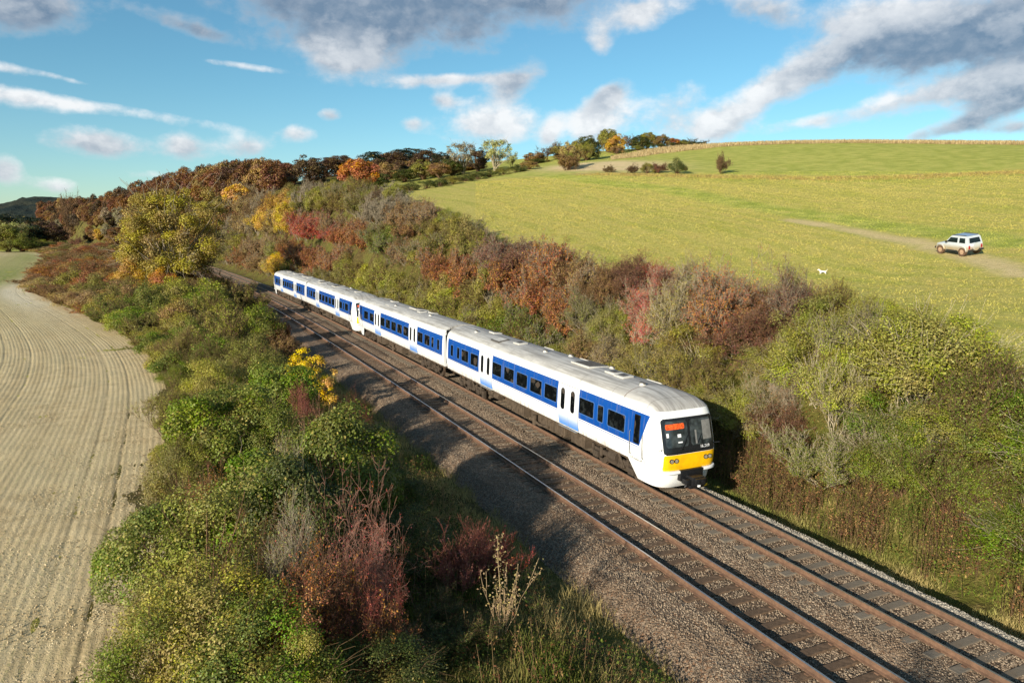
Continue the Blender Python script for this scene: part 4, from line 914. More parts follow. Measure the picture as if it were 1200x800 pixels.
# ------------------------------------------------------------------ vegetation: archetypes
def leaf_fn(N, b):
    oi = N.node('ShaderNodeObjectInfo'); a = N.sep(N.attr('lf')); base = oi.outputs['Color']; rnd = oi.outputs['Random']
    co = N.node('ShaderNodeNewGeometry').outputs['Position']
    hs = N.node('ShaderNodeHueSaturation'); N.put(hs.inputs['Color'], base)
    big = N.noise(co, 0.7, 3, 0.6)
    hue = N.m('ADD', 0.5, N.m('ADD', N.m('MULTIPLY', N.m('SUBTRACT', a[0], 0.5), 0.035), N.m('ADD', N.m('MULTIPLY', N.m('SUBTRACT', a[1], 0.5), 0.045), N.m('MULTIPLY', N.m('SUBTRACT', big, 0.5), 0.07))))
    N.put(hs.inputs['Hue'], hue)
    val = N.m('ADD', 0.76, N.m('ADD', N.m('MULTIPLY', a[0], 0.62), N.m('MULTIPLY', a[1], 0.22)))
    N.put(hs.inputs['Value'], val); N.put(hs.inputs['Saturation'], N.m('ADD', 0.86, N.m('MULTIPLY', a[1], 0.24)))
    odd = N.ss(a[0], 0.93, 0.95); c = N.mix(N.m('MULTIPLY', odd, 0.6), hs.outputs[0], srgb(188, 160, 86))
    dead = N.m('MULTIPLY', N.ss(N.noise(co, 0.85, 4, 0.65), 0.55, 0.68), N.ss(a[1], 0.25, 0.7)); c = N.mix(N.m('MULTIPLY', dead, 0.55), c, srgb(140, 104, 60))
    c = N.mix(a[2], c, srgb(128, 22, 22))
    N.put(b.inputs['Base Color'], c)
    tr = N.node('ShaderNodeBsdfTranslucent'); N.put(tr.inputs['Color'], N.mix(1.0, c, (1.25, 1.2, 0.7), 'MULTIPLY'))
    ms = N.node('ShaderNodeMixShader'); ms.inputs[0].default_value = 0.22
    out = N.n['Material Output']; N.l.new(b.outputs[0], ms.inputs[1]); N.l.new(tr.outputs[0], ms.inputs[2]); N.l.new(ms.outputs[0], out.inputs[0])
M_LEAF = pmat('leaf', (.1, .15, .03), 0.55, fn=leaf_fn, spec=0.35)
def twig_fn(N, b):
    oi = N.node('ShaderNodeObjectInfo'); co = N.node('ShaderNodeNewGeometry').outputs['Position']
    N.put(b.inputs['Base Color'], N.mix(N.ss(N.noise(co, 5, 3, .6), .35, .65), N.mix(1.0, oi.outputs['Color'], (.6, .6, .6), 'MULTIPLY'), oi.outputs['Color']))
M_TWIG = pmat('twig', (.2, .15, .1), 0.85, fn=twig_fn, spec=0.2)
def nrmz(v): return v/(np.linalg.norm(v, axis=-1, keepdims=True)+1e-9)
def tubes(P, R, sides=3):
    n, m_, _ = P.shape; T = np.zeros_like(P); T[:, 1:-1] = P[:, 2:]-P[:, :-2]; T[:, 0] = P[:, 1]-P[:, 0]; T[:, -1] = P[:, -1]-P[:, -2]; T = nrmz(T)
    ref = np.where(np.abs(T[..., 2:3]) < .9, np.array([0, 0, 1.0]), np.array([1.0, 0, 0])); A = nrmz(np.cross(T, ref)); B = np.cross(T, A)
    th = np.arange(sides)*2*math.pi/sides; V = P[:, :, None]+(A[:, :, None]*np.cos(th)[:, None]+B[:, :, None]*np.sin(th)[:, None])*R[:, :, None, None]
    idx = np.arange(n*m_*sides).reshape(n, m_, sides); nx = np.roll(idx, -1, 2)
    Fc = np.stack([idx[:, :-1], nx[:, :-1], nx[:, 1:], idx[:, 1:]], -1).reshape(-1, 4)
    return V.reshape(-1, 3), Fc
def grow(rs, n0, L0, spread, counts, ratio, ang=0.8, up=0.25, r0=.035, base_r=.25, wig=.22, k=4):
    levels = []; az_ = rs.uniform(0, 2*math.pi, n0); tl = spread*np.sqrt(rs.rand(n0)); d = np.stack([np.sin(tl)*np.cos(az_), np.sin(tl)*np.sin(az_), np.cos(tl)], -1)
    p = np.stack([base_r*np.cos(az_)*rs.rand(n0), base_r*np.sin(az_)*rs.rand(n0), np.zeros(n0)-.1], -1); L = L0*rs.uniform(.75, 1.1, n0); r = np.full(n0, r0)*rs.uniform(.7, 1.1, n0)
    for lv in range(len(counts)+1):
        n = len(p); P = np.zeros((n, k+1, 3)); P[:, 0] = p; dd = d.copy()
        for j in range(k):
            dd = nrmz(dd+rs.normal(0, wig, (n, 3))+np.array([0, 0, up*.35])); P[:, j+1] = P[:, j]+dd*(L/k)[:, None]
        R = r[:, None]*np.linspace(1, .35, k+1)[None]; levels.append((P, R))
        if lv == len(counts): break
        c = counts[lv]; par = np.repeat(np.arange(n), c); t = rs.uniform(.25, 1.0, n*c)*k; i0 = np.minimum(t.astype(int), k-1); f = (t-i0)[:, None]
        p = P[par, i0]*(1-f)+P[par, i0+1]*f; pd = nrmz(P[par, i0+1]-P[par, i0]); rv = nrmz(rs.normal(0, 1, (n*c, 3))); side_ = nrmz(rv-pd*(rv*pd).sum(-1, keepdims=True))
        a_ = ang*rs.uniform(.5, 1.2, n*c)[:, None]; d = nrmz(pd*np.cos(a_)+side_*np.sin(a_)+np.array([0, 0, up])); L = L[par]*ratio*rs.uniform(.6, 1.2, n*c); r = R[par, i0]*.62
    return levels
def leaf_arrays(rs, pos, nrm, L, asp, rnd, clump, extra=None):
    n = len(pos); nrm = nrmz(nrm); rv = rs.normal(0, 1, (n, 3)); t = nrmz(rv-nrm*(rv*nrm).sum(-1, keepdims=True)); b = np.cross(nrm, t); L = np.asarray(L).reshape(-1, 1)*np.ones((n, 1))
    fold = nrm*L*.12; V = np.stack([pos-t*L*.5, pos+b*L*asp*.5+fold, pos+t*L*.5, pos-b*L*asp*.5+fold], 1)
    C = np.stack([rnd, clump, np.zeros(n) if extra is None else extra, np.ones(n)], -1); return V.reshape(-1, 3), np.repeat(C, 4, 0)
def leaf_mesh(name, V, C):
    me_ = fast_mesh(name, V, np.arange(len(V)).reshape(-1, 4), False); point_color(me_, 'lf', C); me_.materials.append(M_LEAF); return me_
def twig_mesh(name, levels, sides=3, skip=0, rmin=.004):
    Vs, Fs, b = [], [], 0
    for P, R in levels[skip:]:
        V, Fc = tubes(P, np.maximum(R, rmin), sides); Vs.append(V); Fs.append(Fc+b); b += len(V)
    me_ = fast_mesh(name, np.concatenate(Vs), np.concatenate(Fs), True); me_.materials.append(M_TWIG); return me_
ARCH = {}
def arch_clumps(key, seed, r, h, nclump, nleaf, leaf, asp=.62, shell=.45, crs=(.24, .40), low=-.35, lift=.46, twigs=True, lobes=.25, trunk_r=.05, upn=.5, droop=0.0, tr_h=None, stick=0):
    rs = np.random.RandomState(seed); k = 0; C = []
    while len(C) < nclump:
        d = nrmz(rs.normal(0, 1, 3))
        if d[2] < low: continue
        f = rs.uniform(.50, 1.0)**.6; lob = 1+lobes*(noise2(np.array([d[0]*1.7+seed]), np.array([d[1]*1.7+d[2]*1.3]), seed+1, 2)[0])
        C.append((d[0]*r*.80*f*lob, d[1]*r*.80*f*lob, h*lift+d[2]*h*(1-lift)*.86*f*lob))
    C = np.array(C); C[:, 2] = np.maximum(C[:, 2], h*.08); cr = rs.uniform(crs[0], crs[1], nclump)*r
    wgt = cr**2; ci = rs.choice(nclump, nleaf, p=wgt/wgt.sum()); d = nrmz(rs.normal(0, 1, (nleaf, 3))); out = nrmz((C-np.array([0, 0, h*lift]))/np.array([r, r, h*.5]))[ci]
    d = nrmz(d+out*.55+np.array([0, 0, .25])); rad = cr[ci]*(1-shell*rs.rand(nleaf)**1.5)*rs.uniform(.85, 1.12, nleaf)
    pos = C[ci]+d*rad[:, None]*np.array([1, 1, .85]); pos[:, 2] -= droop*rad; pos[:, 2] = np.maximum(pos[:, 2], .03)
    nr = d*.9+np.array([0, 0, upn])+rs.normal(0, .55, (nleaf, 3)); cl = rs.rand(nclump)[ci]
    V, Cc = leaf_arrays(rs, pos, nr, leaf*rs.uniform(.65, 1.25, nleaf), asp, rs.rand(nleaf), cl)
    crown = leaf_mesh('crown', V, Cc)
    # limbs from the ground to each clump
    nb = min(nclump, 40); t = np.linspace(0, 1, 6)[None, :, None]; sel = rs.permutation(nclump)[:nb]; th = tr_h if tr_h else h*.10
    st = np.zeros((nb, 3)); st[:, :2] = rs.normal(0, .06*r if tr_h is None else .02*r, (nb, 2)); st[:, 2] = -.15
    mid = st*.5+C[sel]*np.array([.25, .25, .45]); mid[:, 2] = np.maximum(mid[:, 2], th)
    P = st[:, None]*(1-t)**2+2*mid[:, None]*t*(1-t)+C[sel][:, None]*t**2+rs.normal(0, .03*r, (nb, 6, 3))*np.sin(t*math.pi)
    R = np.linspace(1, .2, 6)[None]*trunk_r*rs.uniform(.6, 1.1, (nb, 1)); lv = [(P, R)]
    if stick:   # twigs that reach past the leaves
        q = rs.choice(nclump, stick); dd = nrmz(out[[np.nonzero(ci == i)[0][0] if (ci == i).any() else 0 for i in q]]+rs.normal(0, .35, (stick, 3))+np.array([0, 0, .4])); L = rs.uniform(.2, .5, stick)*r
        P2 = C[q][:, None]+dd[:, None]*(np.linspace(.2, 1.25, 4)[None, :, None]*L[:, None, None])*1.0+rs.normal(0, .02*r, (stick, 4, 3)); lv.append((P2, np.linspace(1, .4, 4)[None]*trunk_r*.16*np.ones((stick, 1))))
    if tr_h:
        P3 = np.zeros((1, 6, 3)); P3[0, :, 2] = np.linspace(-.3, h*.62, 6); P3[0, 1:, :2] = rs.normal(0, .03*r, (5, 2)); lv.append((P3, np.linspace(1.7, .5, 6)[None]*trunk_r*1.5))
    ARCH[key] = dict(crown=crown, branches=twig_mesh('branches', lv, 4, 0, trunk_r*.08), r=r, h=h)
def arch_twiggy(key, seed, r, h, counts, leaf, nper, asp=.6, berries=0.0, n0=9, spread=.75, ratio=.58, ang=.85, up=.22, r0=.035, cover=1.0, rmin=.005):
    rs = np.random.RandomState(seed); lv = grow(rs, n0, h*.72, spread, counts, ratio, ang, up, r0, .2*r)
    allP = np.concatenate([P.reshape(-1, 3) for P, _ in lv]); sx = r/np.percentile(np.hypot(allP[:, 0], allP[:, 1]), 97); sz = h/np.percentile(allP[:, 2], 99.3)
    for P, R in lv: P[..., :2] *= sx; P[..., 2] = np.maximum(P[..., 2]*sz, -.1)
    pos = []; nr = []; cl = []
    for P, R in lv[-2:]:
        n, k1, _ = P.shape; n_l = int(n*nper*(1.0 if P is lv[-1][0] else .5)); par = rs.randint(0, n, n_l); t = rs.uniform(.15, 1, n_l)*(k1-1); i0 = np.minimum(t.astype(int), k1-2); f = (t-i0)[:, None]
        keep = rs.rand(n)[par] < cover; q = (P[par, i0]*(1-f)+P[par, i0+1]*f+rs.normal(0, leaf*.55, (n_l, 3)))[keep]; pos.append(q); cl.append(rs.rand(n)[par][keep])
    pos = np.concatenate(pos); cl = np.concatenate(cl); pos[:, 2] = np.maximum(pos[:, 2], .03); n = len(pos); c0 = np.array([0, 0, h*.4]); nr = nrmz(pos-c0)*.6+np.array([0, 0, .45])+rs.normal(0, .6, (n, 3))
    ex = (rs.rand(n) < berries).astype(float); V, Cc = leaf_arrays(rs, pos, nr, leaf*rs.uniform(.6, 1.25, n)*(1-.45*ex), asp, rs.rand(n), cl, ex)
    ARCH[key] = dict(crown=leaf_mesh('crown', V, Cc), branches=twig_mesh('branches', lv, 3, 0, rmin), r=r, h=h)
# close-up shrubs, nominal radius 2 m
arch_clumps('ivy1', 11, 2.0, 3.8, 60, 26000, .085, .8, .30, (.20, .34), trunk_r=.05, stick=30)
arch_clumps('ivy2', 12, 2.0, 3.4, 48, 24000, .080, .8, .30, (.24, .38), trunk_r=.05, stick=30)
arch_clumps('leafy1', 13, 2.0, 3.6, 64, 24000, .070, .55, .70, (.22, .36), trunk_r=.045, stick=140, lobes=.35)
arch_clumps('leafy2', 14, 2.0, 3.4, 52, 22000, .075, .5, .75, (.26, .40), trunk_r=.045, stick=160, lobes=.4)
arch_twiggy('haw1', 15, 2.0, 3.6, (7, 8, 7), .062, 5.0, .6, .10)
arch_twiggy('haw2', 16, 2.0, 3.2, (7, 8, 6), .060, 5.5, .6, .06, n0=11)
arch_twiggy('bare1', 17, 2.2, 3.2, (7, 7, 6), .045, 1.8, .5, .5, n0=11, r0=.017, spread=1.4, ang=1.0, up=.0, ratio=.6, rmin=.0028)
arch_twiggy('bare2', 18, 2.0, 3.2, (7, 7, 6), .055, 1.6, .5, .05, n0=12, r0=.03, spread=1.0, ang=.8, up=.15, rmin=.004)
arch_twiggy('spray1', 19, 2.0, 3.6, (9, 7, 5), .075, 5.5, .42, 0, n0=16, spread=.6, up=.45, ang=.55)
arch_twiggy('spray2', 20, 2.0, 3.2, (8, 7, 5), .070, 6.0, .45, 0, n0=14, spread=.8, up=.3, ang=.7)
arch_twiggy('dogwood', 21, 1.3, 1.8, (8, 7), .055, 3.0, .5, .0, n0=20, spread=.5, up=.55, ang=.45, r0=.018)
# bank shrubs farther off
arch_clumps('m_leafy1', 31, 2.0, 3.4, 44, 7500, .13, .6, .65, (.24, .38), lobes=.4, stick=60)
arch_clumps('m_leafy2', 32, 2.0, 3.2, 36, 7000, .135, .6, .65, (.26, .42), lobes=.45, stick=60)
arch_twiggy('m_haw1', 33, 2.0, 3.4, (7, 7, 4), .115, 4.2, .6, .05, rmin=.010)
arch_twiggy('m_haw2', 34, 2.0, 3.2, (7, 6, 5), .12, 4.0, .6, .08, n0=11, rmin=.010)
arch_twiggy('m_grey', 35, 2.0, 3.4, (7, 7, 5), .10, 1.1, .5, 0, n0=10, rmin=.012, up=.4)
arch_twiggy('m_spray', 36, 2.0, 3.4, (8, 7, 4), .12, 4.5, .45, 0, n0=14, up=.4, ang=.6, rmin=.010)
# trees, nominal radius 5 m
arch_clumps('t_round', 41, 5.0, 12.0, 70, 9000, .42, .7, .55, (.20, .34), low=-.6, lift=.56, trunk_r=.22, tr_h=3.0, lobes=.35)
arch_clumps('t_round2', 42, 5.0, 11.0, 60, 8500, .45, .7, .6, (.22, .36), low=-.6, lift=.54, trunk_r=.22, tr_h=2.4, lobes=.4)
arch_clumps('t_loose', 43, 5.0, 12.0, 60, 4200, .38, .7, .8, (.18, .30), low=-.5, lift=.55, trunk_r=.20, tr_h=3.4, lobes=.5, stick=80)
arch_clumps('t_dark', 44, 4.0, 11.0, 54, 8000, .42, .6, .5, (.26, .40), low=-.75, lift=.50, trunk_r=.2, tr_h=1.6, lobes=.3)
arch_twiggy('t_bare', 45, 5.0, 12.0, (6, 6, 6), .32, .9, .6, 0, n0=3, spread=.5, up=.35, r0=.16, rmin=.03)
arch_clumps('t_big', 46, 6.5, 16.0, 200, 76000, .20, .7, .65, (.13, .23), low=-.75, lift=.47, trunk_r=.22, tr_h=2.6, lobes=.3, stick=260)
arch_clumps('t_wood', 48, 5.0, 12.0, 74, 7600, .50, .7, .5, (.24, .36), low=-.95, lift=.50, trunk_r=.2, tr_h=1.2, lobes=.35)
arch_clumps('t_wood2', 49, 5.0, 12.0, 64, 7200, .50, .7, .55, (.24, .38), low=-.95, lift=.52, trunk_r=.2, tr_h=1.2, lobes=.45)
arch_clumps('t_sapling', 47, 0.9, 2.6, 44, 4600, .085, .6, .7, (.18, .34), low=-.97, lift=.5, trunk_r=.02, stick=50, lobes=.5)

PAL = {'green': (98, 108, 32), 'dark green': (70, 78, 30), 'yellow-green': (140, 136, 52), 'olive': (126, 120, 54), 'rust': (156, 98, 54), 'brown': (138, 108, 66), 'red': (168, 66, 52), 'tan': (156, 132, 84),
       'grey': (138, 124, 102), 'orange': (166, 106, 48), 'yellow': (198, 164, 40), 'purple-brown': (116, 74, 60), 'golden': (182, 146, 52), 'straw': (152, 130, 56), 'copper': (106, 70, 42), 'dark brown': (80, 60, 42), 'russet': (118, 76, 42), 'blackish green': (38, 48, 28), 'pale green': (158, 164, 100)}
TW = {'grey': (150, 138, 116), 'brown': (112, 88, 64), 'red': (146, 88, 74), 'pale': (184, 170, 142), 'pink': (170, 126, 108)}
VEG = []; vr = random.Random(77)
def veg(name, arch, loc, r, h, colour, label, cat, group, twig='brown', rz=None, var=.10, sink=.12):
    A = ARCH[arch]; t = empty(name, (loc[0], loc[1], loc[2]-sink), vr.uniform(0, 6.28) if rz is None else rz); tag(t, label, cat, group)
    s = (r/A['r'], r/A['r'], h/A['h']); f = 1+vr.uniform(-var, var); hs_ = vr.uniform(-.05, .05)
    c = srgb(*PAL[colour]); c = (min(1, c[0]*f*(1+hs_)), min(1, c[1]*f*(1-hs_)), c[2]*f, 1)
    o = link('crown', A['crown'], t); o.scale = s; o.color = c
    o2 = link('trunk' if cat == 'tree' else 'branches', A['branches'], t); o2.scale = s; tw = srgb(*TW[twig]); o2.color = (*tw, 1)
    return t
def ordinal_fix(items):
    """items: (object, base label, photo x): equal base labels get their order in the picture"""
    groups = {}
    for o, lab, px in items: groups.setdefault(lab, []).append((px, o))
    for lab, L in groups.items():
        L.sort(key=lambda t: t[0]); n = len(L)
        for i, (px, o) in enumerate(L):
            if n == 1: o['label'] = lab
            else:
                w = ['leftmost', 'second from left', 'third from left', 'fourth from left', 'fifth from left', 'sixth from left', 'seventh from left', 'eighth from left', 'ninth from left', 'tenth from left']
                e = 'rightmost' if i == n-1 else (w[i] if i < 10 else 'about %dth from left' % (i+1)); o['label'] = '%s, %s' % (lab, e)
KW = {'ivy': 'dense', 'leafy': 'leafy', 'haw': 'twiggy', 'bare': 'bare', 'spray': 'upright leafy', 'm_leafy': 'leafy', 'm_haw': 'twiggy', 'm_grey': 'half-bare', 'm_spray': 'upright leafy', 'dogwood': 'thin-stemmed'}
def kword(a): return KW[a.rstrip('0123456789')]
# ---- right bank
HINT = [(270, 250, 'tan'), (265, 285, 'olive'), (300, 215, 'grey'), (295, 240, 'tan'), (330, 205, 'olive'), (365, 210, 'grey'), (310, 270, 'tan'), (325, 258, 'golden'), (340, 285, 'brown'), (330, 300, 'yellow-green'), (322, 312, 'yellow'),
        (300, 300, 'brown'), (288, 310, 'rust'), (365, 270, 'red'), (365, 282, 'red'), (345, 292, 'rust'), (385, 240, 'olive'), (400, 250, 'brown'), (420, 245, 'olive'), (440, 250, 'grey'), (390, 295, 'rust'), (420, 280, 'rust'), (447, 283, 'green'), (440, 305, 'olive'),
        (470, 270, 'brown'), (480, 300, 'brown'), (450, 322, 'yellow-green'), (400, 320, 'olive'), (500, 290, 'olive'), (520, 310, 'rust'), (480, 335, 'olive'), (540, 280, 'olive'), (560, 308, 'rust'), (592, 302, 'purple-brown'), (540, 342, 'yellow-green'), (500, 350, 'olive'),
        (580, 345, 'olive'), (610, 330, 'rust'), (645, 332, 'rust'), (600, 372, 'green'), (640, 382, 'green'), (560, 370, 'yellow-green'), (662, 348, 'rust'), (692, 340, 'brown'), (735, 332, 'purple-brown'), (700, 372, 'olive'), (660, 402, 'olive'), (700, 412, 'tan'), (735, 392, 'tan'),
        (765, 352, 'red'), (795, 360, 'brown'), (790, 400, 'olive'), (750, 430, 'olive'), (800, 430, 'yellow-green'), (850, 378, 'rust'), (840, 420, 'olive'), (885, 395, 'purple-brown'), (920, 398, 'olive'), (945, 455, 'olive'), (905, 440, 'olive'), (990, 415, 'yellow-green'),
        (1060, 400, 'olive'), (1105, 405, 'olive'), (1000, 475, 'yellow-green'), (1060, 480, 'green'), (1100, 520, 'green'), (1030, 540, 'dark green'), (955, 530, 'green'), (905, 535, 'purple-brown'), (1150, 480, 'yellow-green'), (1185, 440, 'rust'), (1170, 540, 'green'), (1190, 600, 'green')]
HX = np.array([(a, b) for a, b, _ in HINT], float)
items = []
def section(Y):
    for lim, ph in ((-5, 'at the right picture edge'), (1, 'ahead of the cab'), (8, 'beside the cab'), (22.6, 'behind the leading carriage'), (45.5, 'behind the second carriage'), (68.5, 'behind the third carriage'), (92, 'behind the rearmost carriage'), (130, 'past the train tail')):
        if Y < lim: return ph
    return 'on the far bend'
rr = random.Random(5)
def bank_h(Y): return float(np.interp(Y, [-20, 20, 60, 100, 160, 230], [1.0, 1.0, 1.05, 1.35, 1.7, 1.9]))
ROWS = [(.06, 'at the cutting foot', 2.1, 1.45), (.30, 'low on the cutting', 2.7, 1.75), (.52, 'midway up the cutting', 2.9, 1.85), (.74, 'high on the cutting', 2.7, 1.8), (.96, 'atop the cutting', 2.1, 1.6)]
for ri, (wfrac, phrase, h0, r0) in enumerate(ROWS):
    Y = -11.5+rr.uniform(0, 2)
    while Y < 232:
        k = bank_h(Y); H_ = float(hill(np.array([float(xc(Y))+15]), np.array([Y]))[0]); wid = float(np.clip(H_*.85, 6.5, 15)); u = 7.0+wid*wfrac+rr.uniform(-.5, .5)+(1.6 if ri == 0 else .3)
        p = (float(xc(Y))+u, Y); z = gz1(*p); r = r0*k*rr.uniform(.85, 1.2); h = h0*k*rr.uniform(.8, 1.25)
        if ri == 4 and 10 < Y < 60: h *= .85
        px, py = proj((p[0], p[1], z+h*.55)); D = math.hypot(p[0]-CAM[0], p[1]-CAM[1])
        skip = (Y < 5 and ri == 0) or (Y < -2 and ri == 4) or (Y < -5 and ri == 3)
        if -80 < px < 1290 and not skip:
            dd = np.hypot(HX[:, 0]-px, (HX[:, 1]-py)*1.2)+np.array([rr.uniform(0, 14) for _ in HINT]); col = HINT[int(np.argmin(dd))][2]
            near = D < 47
            if col in ('grey',): a = 'bare2' if near else 'm_grey'
            elif col in ('tan', 'purple-brown', 'brown', 'red'): a = rr.choice(['haw1', 'haw2', 'spray2'] if near else ['m_haw1', 'm_haw2', 'm_grey' if col == 'tan' else 'm_haw1'])
            elif col == 'rust': a = rr.choice(['haw1', 'haw2'] if near else ['m_haw1', 'm_haw2'])
            elif col == 'dark green': a = 'ivy2' if near else 'm_leafy1'
            else: a = rr.choice(['leafy1', 'leafy2', 'spray1', 'spray2', 'leafy1'] if near else ['m_leafy1', 'm_leafy2', 'm_spray', 'm_haw2', 'm_spray'])
            lab = '%s %s bush %s %s' % (col, kword(a), phrase, section(Y))
            o = veg('bank_bush', a, (p[0], p[1], z), r, h, col, lab, 'bush', 'autumn bushes on the cutting bank', rr.choice(['brown', 'grey', 'brown', 'pale' if near else 'grey']))
            items.append((o, lab, px))
        Y += r*rr.uniform(1.15, 1.5)*(1.0 if Y < 60 else 1.12)
# larger individual shrubs of the near bank: photo x of the middle, Y and u on the bank
def bank_at(Y, u): x = float(xc(Y))+u; return (x, Y, gz1(x, Y))
for (Y, u, r, h, a, col, tw, lab) in [
        (-3.4, 11.2, 2.7, 4.3, 'leafy1', 'yellow-green', 'pale', 'large rounded yellow-green bush on the cutting right of the cab'),
        (-6.3, 10.6, 2.3, 3.6, 'spray1', 'green', 'brown', 'broad bright green bush beside the large rounded one on the cutting'),
        (-0.6, 10.2, 1.7, 3.6, 'spray2', 'olive', 'pale', 'tall olive bush with pale bare stems right of the train front'),
        (-4.2, 9.3, 1.5, 2.4, 'leafy2', 'green', 'brown', 'low green bush at the foot of the large rounded bush'),
        (-9.4, 10.6, 2.2, 3.2, 'leafy2', 'green', 'pale', 'green bush at the right picture edge below the field'),
        (-8.6, 12.6, 1.4, 1.7, 'haw1', 'rust', 'pale', 'rust-orange twiggy bush at the right edge against the field'),
        (-10.5, 9.2, 1.5, 2.5, 'spray1', 'green', 'brown', 'tall green weedy bush low at the right picture edge'),
        (2.2, 9.8, 1.6, 3.2, 'bare1', 'rust', 'pale', 'bare pale-stemmed bush leaning beside the cab'),
        (7.0, 11.3, 2.5, 4.6, 'haw1', 'rust', 'grey', 'tall rusty hawthorn on the cutting behind the cab roof'),
        (4.2, 12.4, 1.8, 3.6, 'haw2', 'purple-brown', 'grey', 'dark purple-brown thorn bush between the rusty hawthorn and green bushes'),
        (10.8, 11.0, 2.3, 4.0, 'haw2', 'olive', 'pale', 'olive-rust hawthorn with pale twigs above the leading carriage roof'),
        (17.0, 14.5, 1.7, 2.1, 'haw1', 'red', 'red', 'crimson-leaved bush at the top of the cutting against the field'),
        (20.5, 14.8, 1.8, 2.5, 'haw2', 'purple-brown', 'brown', 'dark brown rounded bush standing out against the field edge')]:
    veg('bank_bush', a, bank_at(Y, u), r, h, col, lab, 'bush', 'autumn bushes on the cutting bank', tw)
